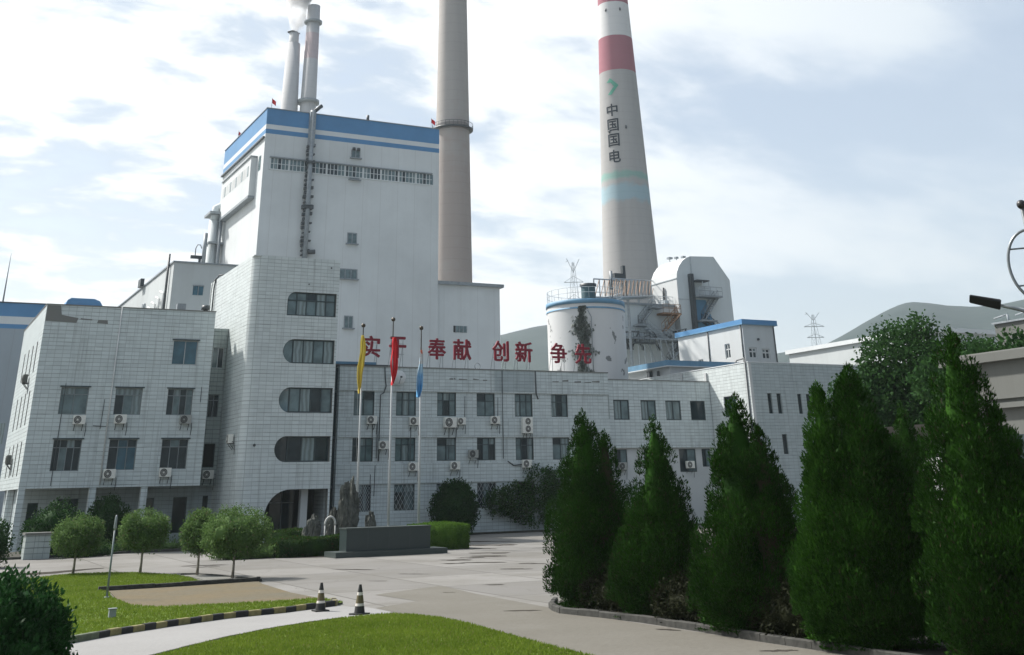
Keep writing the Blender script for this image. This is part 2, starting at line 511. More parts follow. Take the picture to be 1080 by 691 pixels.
ground_mat()
patchy('lawn_grass', (0.075, 0.130, 0.016), (0.145, 0.195, 0.036), (0.05, 0.085, 0.016), 0.5, 5.0)
patchy('bare_sand', (0.150, 0.118, 0.070), (0.125, 0.115, 0.085), (0.075, 0.066, 0.042), 0.45, 5.0, 0.95, 0.6)
patchy('tree_pit_gravel', (0.22, 0.22, 0.20), (0.15, 0.15, 0.14), (0.06, 0.06, 0.05), 0.9, 12.0, 0.95)
patchy('path_concrete', (0.285, 0.282, 0.275), (0.255, 0.252, 0.245), (0.20, 0.197, 0.19), 0.3, 9.0, 0.85, 0.3)
patchy('old_concrete', (0.140, 0.132, 0.112), (0.162, 0.154, 0.134), (0.105, 0.098, 0.08), 0.35, 7.0, 0.9, 0.45)
patchy('broken_joint', (0.050, 0.045, 0.040), (0.085, 0.078, 0.068), (0.03, 0.03, 0.025), 1.5, 12.0)
patchy('hill_green', (0.008, 0.020, 0.018), (0.024, 0.040, 0.034), (0.03, 0.042, 0.036), 0.008, 0.05, 1.0, 0.6)
patchy('far_field', (0.14, 0.15, 0.12), (0.20, 0.20, 0.18), (0.08, 0.10, 0.06), 0.01, 0.08, 1.0, 0.5)


def flag_blue_mat():
    m, t, b = new_mat('flag_blue')
    tc = nd(t, 'ShaderNodeTexCoord')
    s = nd(t, 'ShaderNodeSeparateXYZ')
    t.links.new(tc.outputs['Object'], s.inputs[0])
    n = nd(t, 'ShaderNodeTexNoise', i_Scale=1.2, i_Detail=2.0)
    t.links.new(tc.outputs['Object'], n.inputs['Vector'])
    zz = math_node(t, 'ADD', s.outputs[2], maprange(t, n.outputs[0], 0.3, 0.7, -0.5, 0.5))
    c = mixc(t, math_node(t, 'GREATER_THAN', zz, 2.15), mixc(t, maprange(t, zz, 0.4, 1.5), (0.10, 0.34, 0.62), (0.42, 0.60, 0.72)), (0.60, 0.60, 0.60))
    c = mixc(t, math_node(t, 'GREATER_THAN', zz, 2.62), c, (0.62, 0.22, 0.14))
    t.links.new(c, b.inputs['Base Color'])
    b.inputs['Roughness'].default_value = 0.8


flag_blue_mat()


# ------------------------------------------------------------------ mesh helpers
class MB:
    """collects vertices and faces in world (or local) coordinates"""

    def __init__(self):
        self.v, self.f, self.m, self.mats, self.smooth = [], [], [], [], []

    def mi(self, mat):
        if mat not in self.mats:
            self.mats.append(mat)
        return self.mats.index(mat)

    def quad(self, pts, mat=None, smooth=False):
        i = len(self.v)
        self.v += [tuple(p) for p in pts]
        self.f.append(tuple(range(i, i+len(pts))))
        self.m.append(self.mi(mat) if mat else 0)
        self.smooth.append(smooth)

    def box(self, x0, x1, y0, y1, z0, z1, mat=None, faces='xXyYzZ'):
        p = [(x, y, z) for x in (x0, x1) for y in (y0, y1) for z in (z0, z1)]
        F = {'x': (0, 1, 3, 2), 'X': (4, 6, 7, 5), 'y': (0, 4, 5, 1), 'Y': (2, 3, 7, 6), 'z': (0, 2, 6, 4), 'Z': (1, 5, 7, 3)}
        b = len(self.v)
        self.v += p
        for k in faces:
            self.f.append(tuple(b+i for i in F[k]))
            self.m.append(self.mi(mat) if mat else 0)
            self.smooth.append(False)

    def obox(self, o, u, n, u0, u1, n0, n1, z0, z1, mat=None):
        """box in a wall frame: u along the wall, n outwards, z up"""
        o, u, n = Vector(o), Vector(u), Vector(n)
        p = [o+u*a+n*b+Vector((0, 0, c)) for a in (u0, u1) for b in (n0, n1) for c in (z0, z1)]
        b = len(self.v)
        self.v += [tuple(q) for q in p]
        for k in ((0, 1, 3, 2), (4, 6, 7, 5), (0, 4, 5, 1), (2, 3, 7, 6), (0, 2, 6, 4), (1, 5, 7, 3)):
            self.f.append(tuple(b+i for i in k))
            self.m.append(self.mi(mat) if mat else 0)
            self.smooth.append(False)

    def tube(self, pts, r, seg=8, mat=None, caps=True):
        pts = [Vector(p) for p in pts]
        rs = r if isinstance(r, (list, tuple)) else [r]*len(pts)
        b = len(self.v)
        ref = None
        for i, p in enumerate(pts):
            d = (pts[min(i+1, len(pts)-1)] - pts[max(i-1, 0)])
            d.normalize()
            if ref is None:
                ref = Vector((1, 0, 0)) if abs(d.x) < 0.8 else Vector((0, 1, 0))
            a = (ref - d*ref.dot(d)).normalized()
            ref = a
            c = d.cross(a)
            for k in range(seg):
                t = 2*math.pi*k/seg
                self.v.append(tuple(p + (a*math.cos(t)+c*math.sin(t))*rs[i]))
        for i in range(len(pts)-1):
            for k in range(seg):
                k2 = (k+1) % seg
                self.f.append((b+i*seg+k, b+i*seg+k2, b+(i+1)*seg+k2, b+(i+1)*seg+k))
                self.m.append(self.mi(mat) if mat else 0)
                self.smooth.append(seg > 5)
        if caps:
            self.f.append(tuple(b+k for k in range(seg))[::-1])
            e = b+(len(pts)-1)*seg
            self.f.append(tuple(e+k for k in range(seg)))
            self.m += [self.mi(mat) if mat else 0]*2
            self.smooth += [False, False]

    def bar(self, a, c, w, mat=None):
        self.tube([a, c], w*0.7, 4, mat)

    def lathe(self, prof, cx=0, cy=0, seg=32, mat=None):
        b = len(self.v)
        for r, z in prof:
            for k in range(seg):
                t = 2*math.pi*k/seg
                self.v.append((cx+r*math.cos(t), cy+r*math.sin(t), z))
        for i in range(len(prof)-1):
            for k in range(seg):
                k2 = (k+1) % seg
                self.f.append((b+i*seg+k, b+i*seg+k2, b+(i+1)*seg+k2, b+(i+1)*seg+k))
                self.m.append(self.mi(mat) if mat else 0)
                self.smooth.append(True)

    def poly_prism(self, pts, z0, z1, mat=None, side_mat=None):
        b = len(self.v)
        n = len(pts)
        self.v += [(x, y, z0) for x, y in pts] + [(x, y, z1) for x, y in pts]
        self.f.append(tuple(b+n+i for i in range(n)))
        self.m.append(self.mi(mat) if mat else 0)
        self.smooth.append(False)
        if z1 > z0:
            for i in range(n):
                j = (i+1) % n
                self.f.append((b+i, b+j, b+n+j, b+n+i))
                self.m.append(self.mi(side_mat or mat) if mat else 0)
                self.smooth.append(False)

    def build(self, name, mat=None, parent=None, base=None, weld=False):
        me = bpy.data.meshes.new(name)
        root = base if base is not None else (origin(parent) if parent else (0, 0, 0))
        V = [(x-root[0], y-root[1], z-root[2]) for x, y, z in self.v]
        me.from_pydata(V, [], self.f)
        names = self.mats if self.mats else [mat]
        for k in names:
            me.materials.append(M[k])
        if self.mats:
            me.polygons.foreach_set('material_index', self.m)
        me.polygons.foreach_set('use_smooth', self.smooth)
        if weld:
            bm = bmesh.new()
            bm.from_mesh(me)
            bmesh.ops.remove_doubles(bm, verts=bm.verts, dist=0.0005)
            bmesh.ops.recalc_face_normals(bm, faces=bm.faces)
            bm.to_mesh(me)
            bm.free()
        me.update()
        o = bpy.data.objects.new(name, me)
        COL.objects.link(o)
        if parent:
            o.parent = parent
        elif base is not None:
            o.location = base
        return o


def origin(o):
    p = Vector((0, 0, 0))
    while o:
        p += o.location
        o = o.parent
    return p


def tag(o, label=None, cat=None, group=None, kind=None):
    if label: o['label'] = label
    if cat: o['category'] = cat
    if group: o['group'] = group
    if kind: o['kind'] = kind
    return o


def thing(name, label, cat, loc, group=None, rz=0.0):
    o = bpy.data.objects.new(name, None)
    COL.objects.link(o)
    o.location = loc
    o.rotation_euler = (0, 0, rz)
    o.empty_display_size = 0.3
    return tag(o, label, cat, group)


def copy_tree(o, parent=None):
    c = o.copy()
    COL.objects.link(c)
    c.parent = parent
    for ch in list(o.children):
        copy_tree(ch, c)
    return c


def structure(o):
    o['kind'] = 'structure'
    return o


FRONT = ((1, 0, 0), (0, -1, 0))
LEFT = ((0, 1, 0), (-1, 0, 0))


def wall_panel(mb, o, u, n, u0, u1, z0, z1, holes, reveal=0.16, mat=None, rev_mat=None):
    """flat wall with rectangular openings (u0,u1,z0,z1) and their reveals"""
    o, u, n = Vector(o), Vector(u), Vector(n)
    us = sorted({u0, u1, *[h[0] for h in holes], *[h[1] for h in holes]})
    zs = sorted({z0, z1, *[h[2] for h in holes], *[h[3] for h in holes]})
    us = [x for x in us if u0-1e-6 <= x <= u1+1e-6]
    zs = [x for x in zs if z0-1e-6 <= x <= z1+1e-6]
    P = lambda a, z, d=0.0: o+u*a+n*d+Vector((0, 0, z))
    for a, b in zip(us, us[1:]):
        run = None
        for c, d in zip(zs, zs[1:]):
            mid = ((a+b)/2, (c+d)/2)
            if any(h[0] < mid[0] < h[1] and h[2] < mid[1] < h[3] for h in holes):
                if run is not None:
                    mb.quad([P(a, run), P(b, run), P(b, c), P(a, c)], mat)
                    run = None
            elif run is None:
                run = c
        if run is not None:
            mb.quad([P(a, run), P(b, run), P(b, zs[-1]), P(a, zs[-1])], mat)
    for a, b, c, d in holes:
        r = rev_mat or mat
        mb.quad([P(a, c), P(a, d), P(a, d, -reveal), P(a, c, -reveal)], r)
        mb.quad([P(b, c), P(b, d), P(b, d, -reveal), P(b, c, -reveal)], r)
        mb.quad([P(a, c), P(b, c), P(b, c, -reveal), P(a, c, -reveal)], r)
        mb.quad([P(a, d), P(b, d), P(b, d, -reveal), P(a, d, -reveal)], r)


RW = random.Random(5)


def window(parent, o, u, n, hole, depth=0.14, cols=2, split=0.68, frame='dark_frame', panes=None, bar=0.05, hood=False, name='window'):
    """window part (panes) with a frame sub-part, set back in its opening"""
    a, b, c, d = hole
    o, u, n = Vector(o), Vector(u), Vector(n)
    P = lambda x, z, k: o+u*x+n*k+Vector((0, 0, z))
    mb = MB()
    zsp = c+(d-c)*split if split else d
    for i in range(cols):
        x0, x1 = a+(b-a)*i/cols, a+(b-a)*(i+1)/cols
        sag = -depth + (0.012 if i % 2 else 0.0)
        m1 = (panes[i % len(panes)] if panes else RW.choice(['glass_dark', 'glass_grey', 'glass_grey', 'curtain_glass']))
        mb.quad([P(x0, c, sag), P(x1, c, sag), P(x1, zsp, sag), P(x0, zsp, sag)], m1)
        if split:
            m2 = m1 if RW.random() < 0.5 else RW.choice(['glass_grey', 'glass_dark', 'curtain_glass'])
            mb.quad([P(x0, zsp, -depth), P(x1, zsp, -depth), P(x1, d, -depth), P(x0, d, -depth)], m2)
    w = mb.build(name, None, parent)
    fb = MB()
    k0, k1 = -depth-0.01, -depth+0.055
    for x in [a+(b-a)*i/cols for i in range(cols+1)]:
        x = min(max(x, a+bar/2), b-bar/2)
        fb.obox(o, u, n, x-bar/2, x+bar/2, k0, k1, c, d)
    for z in ([c+bar/2, d-bar/2] + ([zsp] if split else [])):
        fb.obox(o, u, n, a+bar/2, b-bar/2, k0, k1-0.004, z-bar/2, z+bar/2)
    if hood:
        fb.obox(o, u, n, a-0.09, b+0.11, 0.0, 0.10, d+0.01, d+0.09, 'dark_frame')
        fb.mats = [frame, 'dark_frame'] if frame != 'dark_frame' else ['dark_frame']
        fb.m = [0]*len(fb.f) if frame == 'dark_frame' else [0]*(len(fb.f)-6)+[1]*6
    fb.build('frame', frame, w)
    return w


# ------------------------------------------------------------------ foliage helpers
def cards(rs, centers, dirs, length, width, jitter=0.3):
    """leaf faces: one bent rhombus per centre"""
    n = len(centers)
    d = dirs/np.maximum(np.linalg.norm(dirs, axis=1, keepdims=True), 1e-6)
    r = rs.normal(size=(n, 3))
    s = np.cross(d, r)
    s /= np.maximum(np.linalg.norm(s, axis=1, keepdims=True), 1e-6)
    nn = np.cross(s, d)
    L = length*(1+jitter*rs.uniform(-1, 1, (n, 1)))
    Wd = width*(1+jitter*rs.uniform(-1, 1, (n, 1)))
    p0 = centers - d*L*0.5
    p2 = centers + d*L*0.5
    p1 = centers + s*Wd*0.5 + nn*Wd*0.18
    p3 = centers - s*Wd*0.5 + nn*Wd*0.18
    return np.stack([p0, p1, p2, p3], 1).reshape(-1, 3)


def mesh_np(name, verts, quads, mat, parent=None, base=(0, 0, 0), extra=None, tris=False):
    """fast mesh from numpy; extra = (verts, faces) of further quads"""
    verts = np.asarray(verts, float) - np.asarray(base, float)
    k = 3 if tris else 4
    faces = np.asarray(quads, int).reshape(-1, k)
    me = bpy.data.meshes.new(name)
    me.vertices.add(len(verts))
    me.vertices.foreach_set('co', verts.astype(np.float32).ravel())
    me.loops.add(faces.size)
    me.loops.foreach_set('vertex_index', faces.astype(np.int32).ravel())
    me.polygons.add(len(faces))
    me.polygons.foreach_set('loop_start', np.arange(0, faces.size, k, dtype=np.int32))
    me.polygons.foreach_set('loop_total', np.full(len(faces), k, dtype=np.int32))
    me.materials.append(M[mat])
    me.update(calc_edges=True)
    me.validate()
    o = bpy.data.objects.new(name, me)
    COL.objects.link(o)
    if parent:
        o.parent = parent
    else:
        o.location = base
    return o


def sphere_dirs(rs, n):
    v = rs.normal(size=(n, 3))
    return v/np.linalg.norm(v, axis=1, keepdims=True)


def blob_core(rs, lobes, shrink=0.72, rings=7, seg=10):
    """rough solid hearts of the crown lobes so that light does not leak straight through"""
    V, Q = [], []
    for (c, r) in lobes:
        c, r = np.array(c), np.array(r)*shrink
        b = len(V)
        for i in range(rings+1):
            ph = math.pi*i/rings
            for k in range(seg):
                th = 2*math.pi*k/seg
                d = np.array([math.sin(ph)*math.cos(th), math.sin(ph)*math.sin(th), math.cos(ph)])
                V.append(c+d*r*(1+rs.uniform(-.12, .12)))
        for i in range(rings):
            for k in range(seg):
                k2 = (k+1) % seg
                Q.append((b+i*seg+k, b+i*seg+k2, b+(i+1)*seg+k2, b+(i+1)*seg+k))
    return np.array(V), np.array(Q)


def join_np(parts):
    V, Q, b = [], [], 0
    for v, q in parts:
        V.append(v); Q.append(np.asarray(q)+b); b += len(v)
    return np.concatenate(V), np.concatenate(Q)


def card_quads(v):
    return np.arange(len(v)).reshape(-1, 4)


def lobed_crown(seed, lobes, clumps, per, leaf, spread, droop=0.0, up=0.0, core=0.7, outer=1.0):
    """lobes: [((x,y,z),(rx,ry,rz))]; leaf clumps over and inside the lobes"""
    rs = np.random.RandomState(seed)
    w = np.array([r[0]*r[2]+r[1]*r[2] for _, r in lobes]); w = w/w.sum()
    idx = rs.choice(len(lobes), clumps, p=w)
    C = np.array([l[0] for l in lobes])[idx]
    R = np.array([l[1] for l in lobes])[idx]
    d = sphere_dirs(rs, clumps)
    rad_ = outer*(0.80+0.26*rs.uniform(0, 1, (clumps, 1))**0.7)
    cc = C + d*R*rad_
    n = clumps*per
    k = np.repeat(np.arange(clumps), per)
    off = rs.normal(size=(n, 3))*spread
    P = cc[k]+off
    D = d[k]*0.6 + sphere_dirs(rs, n)*0.8 + np.array([0, 0, up-droop])
    parts = [(lambda v: (v, card_quads(v)))(cards(rs, P, D, leaf[0], leaf[1]))]
    if core:
        parts.append(blob_core(rs, lobes, core))
    return join_np(parts)


def spindle_crown(seed, leaders, n_tufts, per, leaf, rough=0.13):
    """flame-shaped conifer built of upright tufts: leaders = [(x, y, z0, height, radius)]"""
    rs = np.random.RandomState(seed)
    parts = []
    tot = sum(h*r for *_, h, r in leaders)
    for (x, y, z0, H, R) in leaders:
        N = max(30, int(n_tufts*H*R/tot))
        prof = lambda t: R*np.minimum(1, (t/0.16+0.30)**0.55)*np.power(np.clip(1-t, 0, 1), 0.74)*1.19
        t = rs.uniform(0, 1, N)**1.12*0.97
        t[:6] = (0.86, 0.90, 0.93, 0.955, 0.975, 0.99)
        th = rs.uniform(0, 2*math.pi, N)
        ph = rs.uniform(0, 6.28, 4)
        r = prof(t)*(0.84+0.11*np.sin(3*th+ph[0]+3*t)+0.08*np.sin(5*th+ph[1]-6*t)+0.10*rs.normal(size=N))
        out = np.stack([np.cos(th), np.sin(th), np.zeros(N)], 1)
        size = (0.20+0.24*rs.uniform(size=N)**1.8)*np.clip(0.22+prof(t)/R*0.95, 0.20, 1.12)
        r = np.minimum(r, np.maximum(prof(t)*1.08-size*0.55, 0.0))
        C = np.stack([x+r*np.cos(th), y+r*np.sin(th), z0+t*H], 1)
        k = rs.choice(N, N*per, p=size**2/np.sum(size**2))
        n = len(k)
        # leaves cover each tuft: a teardrop that leans outwards and points up
        d = sphere_dirs(rs, n)
        d[:, 2] = np.abs(d[:, 2])*np.sign(d[:, 2]+0.55)
        h = rs.uniform(0.75, 1.08, (n, 1))
        P = C[k]+d*h*size[k][:, None]*np.array([1.0, 1.0, 1.75])+out[k]*(d[:, 2:3]*0.3)*size[k][:, None]
        P[:, 2] = np.maximum(P[:, 2], z0-0.08)
        D = d*0.55+out[k]*0.25+np.array([0, 0, 0.75])+rs.normal(size=(n, 3))*0.35
        v = cards(rs, P, D, leaf[0], leaf[1], 0.45)
        parts.append((v, card_quads(v)))
        rings, seg = 16, 14
        V = []
        for i in range(rings+1):
            tt = i/rings
            for q in range(seg):
                a = 2*math.pi*q/seg
                rr = float(prof(np.array(tt)))*0.66*(1+rs.uniform(-.1, .1))
                V.append((x+rr*math.cos(a), y+rr*math.sin(a), z0+tt*H*0.96))
        Q = [(i*seg+q, i*seg+(q+1) % seg, (i+1)*seg+(q+1) % seg, (i+1)*seg+q) for i in range(rings) for q in range(seg)]
        parts.append((np.array(V), np.array(Q)))
    return join_np(parts)


def trunk_mb(x, y, z0, z1, r, lean=(0, 0), seg=8, limbs=()):
    mb = MB()
    n = 5
    pts = [(x+lean[0]*i/n+0.03*math.sin(i*2.1)*r*4, y+lean[1]*i/n, z0+(z1-z0)*i/n) for i in range(n+1)]
    mb.tube(pts, [r*(1.25 if i == 0 else 1-0.45*i/n) for i in range(n+1)], seg)
    for a, b, rr in limbs:
        mb.tube([a, ((a[0]+b[0])/2, (a[1]+b[1])/2, (a[2]+b[2])/2+0.1), b], [rr, rr*0.7, rr*0.35], 6)
    return mb

# ================================================================== the setting: ground
mb = MB(); mb.quad([(-4000, -1500, -0.06), (5000, -1500, -0.06), (5000, 5000, -0.06), (-4000, 5000, -0.06)])
structure(mb.build('ground', 'far_field'))
mb = MB(); mb.quad([(-90, -60, 0), (260, -60, 0), (260, 330, 0), (-90, 330, 0)])
structure(mb.build('yard', 'yard_concrete'))


def sheet(name, pts, z, mat, z0=None, side=None):
    m = MB()
    m.poly_prism(pts, z if z0 is None else z0, z, mat, side)
    return structure(m.build(name))


LAWN_NEAR = [(6.13, 27.87), (7.0, 28.85), (7.78, 29.65), (8.7, 30.45), (9.56, 31.12), (10.76, 31.78), (11.5, 32.15), (12.3, 32.42), (12.87, 32.38),
             (13.3, 31.6), (13.50, 30.29), (13.45, 28.6), (13.29, 27.04), (13.07, 24.76), (12.89, 22.61), (12.6, 17), (11.5, 8), (0, 8), (0.5, 19), (3.0, 24.3)]
LAWN_FAR = [(2.0, 50), (4.2, 55.2), (6.4, 57.6), (8.4, 59.4), (9.8, 59.0), (10.98, 57.6), (11.9, 54.6), (12.0, 52.0), (11.7, 48.6), (10.4, 48.05), (7.74, 47.95),
            (7.9, 46.9), (7.62, 44.2), (7.55, 40.6), (8.1, 39.3), (9.2, 39.05), (11.4, 38.6), (13.1, 38.8), (13.05, 36.75), (12.5, 36.45), (10.7, 35.42), (9.0, 34.9),
            (7.3, 33.85), (5.7, 32.65), (4.38, 31.4), (2.5, 29.8), (-2, 27), (-6, 33), (-3, 45)]
SAND = [(7.78, 47.84), (10.4, 47.93), (13.72, 48.3), (13.45, 46.9), (13.05, 42), (13.1, 38.9), (11.4, 38.7), (9.2, 39.15), (8.1, 39.4), (7.65, 40.7), (7.72, 44.2), (8.0, 46.9)]
PIT = [(11.95, 48.62), (12.3, 52.0), (12.15, 54.8), (12.9, 54.4), (13.5, 52.0), (13.95, 48.75)]
PATH = [(-4, 25), (0.6, 28.4), (4.41, 31.24), (5.74, 32.48), (7.33, 33.66), (9.07, 34.73), (10.79, 35.22), (12.7, 36.25), (13.25, 35.2), (13.3, 33.5), (12.9, 32.5),
        (12.3, 32.5), (11.5, 32.2), (9.5, 31.2), (7.7, 29.7), (6.0, 27.95), (2.9, 24.4), (0.4, 19.2), (-4, 17)]
OLD = [(15.05, 39.3), (16.4, 40.2), (18.3, 41.3), (17.75, 37.5), (17.3, 31.9), (17.02, 28), (16.95, 8), (12.4, 8), (13.0, 22.6), (13.55, 28.6), (13.6, 30.3),
       (13.35, 32.0), (13.35, 33.6), (13.4, 34.9), (15.2, 36.15)]
sheet('old_pavement', OLD, 0.006, 'old_concrete')
sheet('path', PATH, 0.012, 'path_concrete')
sheet('lawn', LAWN_FAR, 0.055, 'lawn_grass', 0.0, 'kerb_bare')
sheet('lawn', LAWN_NEAR, 0.06, 'lawn_grass', 0.0, 'kerb_stone')
sheet('sand_bed', SAND, 0.03, 'bare_sand', 0.0)
sheet('gravel_bed', PIT, 0.035, 'tree_pit_gravel', 0.0)
sheet('soil_bed', [(17.28, 6), (17.3, 27.5), (17.2, 30.0), (18.2, 32.6), (20.6, 33.2), (21.5, 31.0), (21.5, 6)], 0.08, 'bed_soil', 0.0)
sheet('soil_bed', [(-14, 78.4), (8.5, 78.4), (15.5, 80.5), (18.2, 79.5), (21.2, 78.5), (21.2, 87.0), (-14, 87.2)], 0.10, 'bed_soil', 0.0)
sheet('soil_bed', [(30.4, 86.9), (66, 86.9), (66, 88.45), (30.4, 88.45)], 0.10, 'bed_soil', 0.0)

# sunken and broken slab joints, worn patches
rs = random.Random(11)
mb = MB()
for (x, y, ln, wd, a) in [(19.2, 52.8, 2.4, 0.22, -60), (17.4, 45.3, 1.0, 0.14, -50), (25.6, 55.8, 2.0, 0.5, -52), (26.9, 57.0, 1.8, 0.4, -40),
                          (29.7, 60.5, 3.0, 0.55, -50), (28.2, 57.7, 2.2, 0.5, -48), (25.6, 52.9, 2.6, 0.3, -46), (24.2, 53.3, 1.2, 0.35, -42), (34.0, 69.0, 3.6, 0.9, -48), (36.0, 74.5, 4.4, 0.8, -46),
                          (19.9, 40.3, 0.9, 0.22, -40), (17.25, 38.4, 0.5, 0.14, -40), (16.3, 31.3, 1.1, 0.30, -30), (26.7, 50.2, 1.5, 0.25, -46),
                          (31.2, 65.5, 2.4, 0.6, -50), (21.5, 64.9, 4.0, 0.6, -25), (8.0, 62.6, 5.2, 0.9, 32), (14.9, 62.0, 2.2, 0.4, -20), (14.6, 60.6, 1.4, 0.25, -20),
                          (20.0, 47.9, 1.8, 0.12, -50), (16.4, 20.6, 0.8, 0.25, -30), (16.75, 25.0, 0.7, 0.2, -70), (24.4, 47.5, 1.6, 0.2, -46), (31.0, 55.0, 1.4, 0.25, -46)]:
    n = 16
    ca, sa = math.cos(rad(a)), math.sin(rad(a))
    ring = []
    for k in range(n):
        t = 2*math.pi*k/n
        u, v = math.cos(t)*ln/2*rs.uniform(.6, 1.15), math.sin(t)*wd*(1.0 if y > 46 else 0.6)*rs.uniform(.35, 1.2)
        ring.append((x+u*ca-v*sa, y+u*sa+v*ca, 0.010+0.0001*len(mb.f)))
    mb.quad(ring)
structure(mb.build('broken_pavement', 'broken_joint'))


def kerb_line(name, pts, w, h, mats, step, label, cat):
    """kerb of separate stones along a line, mats cycled stone by stone"""
    m = MB()
    P = [Vector((x, y, 0)) for x, y in pts]
    seglen = [(b-a).length for a, b in zip(P, P[1:])]
    tot = sum(seglen)

    def at(s):
        for a, b, l in zip(P, P[1:], seglen):
            if s <= l or b is P[-1]:
                return a+(b-a)*(s/l), (b-a).normalized()
            s -= l
    k, s = 0, 0.0
    while s < tot-0.05:
        st = step(k) if callable(step) else step
        e = min(s+st, tot)
        a, d = at(s+0.006)
        b, _ = at(e-0.006)
        dd = (b-a).normalized()
        n = Vector((-dd.y, dd.x, 0))
        hh = h*(1+0.05*math.sin(k*2.3))
        q = [a-n*w/2, b-n*w/2, b+n*w/2, a+n*w/2]
        mt = mats(k) if callable(mats) else mats[k % len(mats)]
        i = len(m.v)
        c = 0.02
        inner = [q[0]+n*c, q[1]+n*c, q[2]-n*c, q[3]-n*c]
        m.v += [tuple(p) for p in q]+[(p.x, p.y, hh-c) for p in q]+[(p.x, p.y, hh) for p in inner]
        for f in ((0, 1, 5, 4), (1, 2, 6, 5), (2, 3, 7, 6), (3, 0, 4, 7), (4, 5, 9, 8), (5, 6, 10, 9), (6, 7, 11, 10), (7, 4, 8, 11), (8, 9, 10, 11)):
            m.f.append(tuple(i+j for j in f)); m.m.append(m.mi(mt)); m.smooth.append(False)
        s = e
        k += 1
    return tag(m.build(name, base=(P[0].x, P[0].y, 0)), label, cat)


kerb_line('striped_kerb', [(2.5, 29.66), (4.38, 31.32), (5.70, 32.57), (7.30, 33.76), (9.05, 34.82), (10.76, 35.32), (11.8, 35.9), (12.72, 36.4), (12.9, 37.2)], 0.16, 0.15,
          lambda k: 'kerb_bare' if k < 5 else ('kerb_black' if k % 2 else 'kerb_yellow'), lambda k: 0.75 if k < 5 else 0.405,
          'kerb painted in black and yellow blocks along the pale path', 'kerb')
kerb_line('lawn_edging', [(2.9, 24.35), (6.05, 27.95), (6.95, 28.93), (7.72, 29.75), (8.65, 30.55), (9.5, 31.22), (10.72, 31.9), (11.5, 32.28)], 0.09, 0.075, ['kerb_stone'], 0.6,
          'thin dark edging stones between the near lawn and the pale path', 'edging')
kerb_line('stone_kerb', [(7.72, 47.9), (10.35, 47.99), (13.8, 48.5)], 0.14, 0.17, ['kerb_stone'], 1.0,
          'dark stone kerb between the grass and the bare sand', 'kerb')
kerb_line('stone_kerb', [(13.88, 48.62), (13.45, 52.0), (12.85, 54.6), (12.2, 55.0)], 0.1, 0.09, ['kerb_stone'], 1.0,
          'low kerb round the gravel under the two rightmost small round trees', 'kerb')
kerb_line('stone_kerb', [(17.2, 6), (17.15, 19.4), (17.12, 22.2), (17.2, 24.4), (17.22, 26.6), (17.05, 28.2), (16.75, 29.9), (17.1, 31.2), (18.1, 32.7)], 0.15, 0.15, ['kerb_stone'], 0.8,
          'weathered stone kerb along the foot of the cypress row', 'kerb')
kerb_line('stone_kerb', [(-14, 78.3), (8.4, 78.3), (15.5, 80.4), (18.2, 79.4), (21.2, 78.4)], 0.15, 0.14, ['kerb_stone'], 1.0,
          'kerb in front of the shrubs below the left office wing', 'kerb')

# ------------------------------------------------------------------ hills
tab = [(-60, 40), (-20, 60), (8, 70), (18, 120), (24, 158), (26.8, 170.8), (29.2, 180), (31, 176), (33.5, 140), (36.5, 110), (38.5, 128), (39.7, 137), (42.2, 144.7), (43.1, 153.9),
       (44.0, 165), (45.0, 177), (45.7, 184), (46.3, 187.6), (47.1, 185), (47.9, 179.7), (49.1, 175.5), (50.4, 176.5), (51.2, 179), (53, 185), (57, 150), (66, 110), (80, 60)]
rng = np.arange(-40, 78.01, 0.35)
Hs = np.interp(rng, [a for a, _ in tab], [b for _, b in tab])
HK = 1.6
Rr = [R*HK for R in (760, 860, 960, 1060, 1160, 1260, 1340, 1400, 1470, 1560, 1700, 1900, 2150)]
Hs = (Hs-2.95)*HK+2.95
pf = [0.0, 0.14, 0.31, 0.50, 0.69, 0.86, 0.945, 1.0, 1.0, 0.93, 0.75, 0.45, 0.1]
V = []
for R, p in zip(Rr, pf):
    for a, H in zip(rng, Hs):
        x, y = R*math.sin(rad(a)), R*math.cos(rad(a))
        k = noise.fractal(Vector((x*0.004, y*0.004, 0.3)), 0.9, 2.1, 6)
        z = H*p*(1+0.10*k*(1-p)*2) + k*(5.0+9.0*(1-p))*min(1, p*2) - (3 if p == 0 else 0)
        V.append((x, y, z))
n = len(rng)
Q = [(i*n+j, i*n+j+1, (i+1)*n+j+1, (i+1)*n+j) for i in range(len(Rr)-1) for j in range(n-1)]
o = mesh_np('hills', V, Q, 'hill_green')
o.data.polygons.foreach_set('use_smooth', [True]*len(o.data.polygons))
structure(o)

# ================================================================== office complex
GRP_OFF = 'tiled office blocks of the power plant'


def shell(mb, x0, x1, y0, y1, z0, z1, mat, skip='', roof='roof_felt', par=0.5):
    """remaining walls and a roof sunk behind the parapet; skip lists faces built elsewhere"""
    if 'x' not in skip: mb.quad([(x0, y0, z0), (x0, y1, z0), (x0, y1, z1), (x0, y0, z1)], mat)
    if 'X' not in skip: mb.quad([(x1, y0, z0), (x1, y1, z0), (x1, y1, z1), (x1, y0, z1)], mat)
    if 'y' not in skip: mb.quad([(x0, y0, z0), (x1, y0, z0), (x1, y0, z1), (x0, y0, z1)], mat)
    if 'Y' not in skip: mb.quad([(x0, y1, z0), (x1, y1, z0), (x1, y1, z1), (x0, y1, z1)], mat)


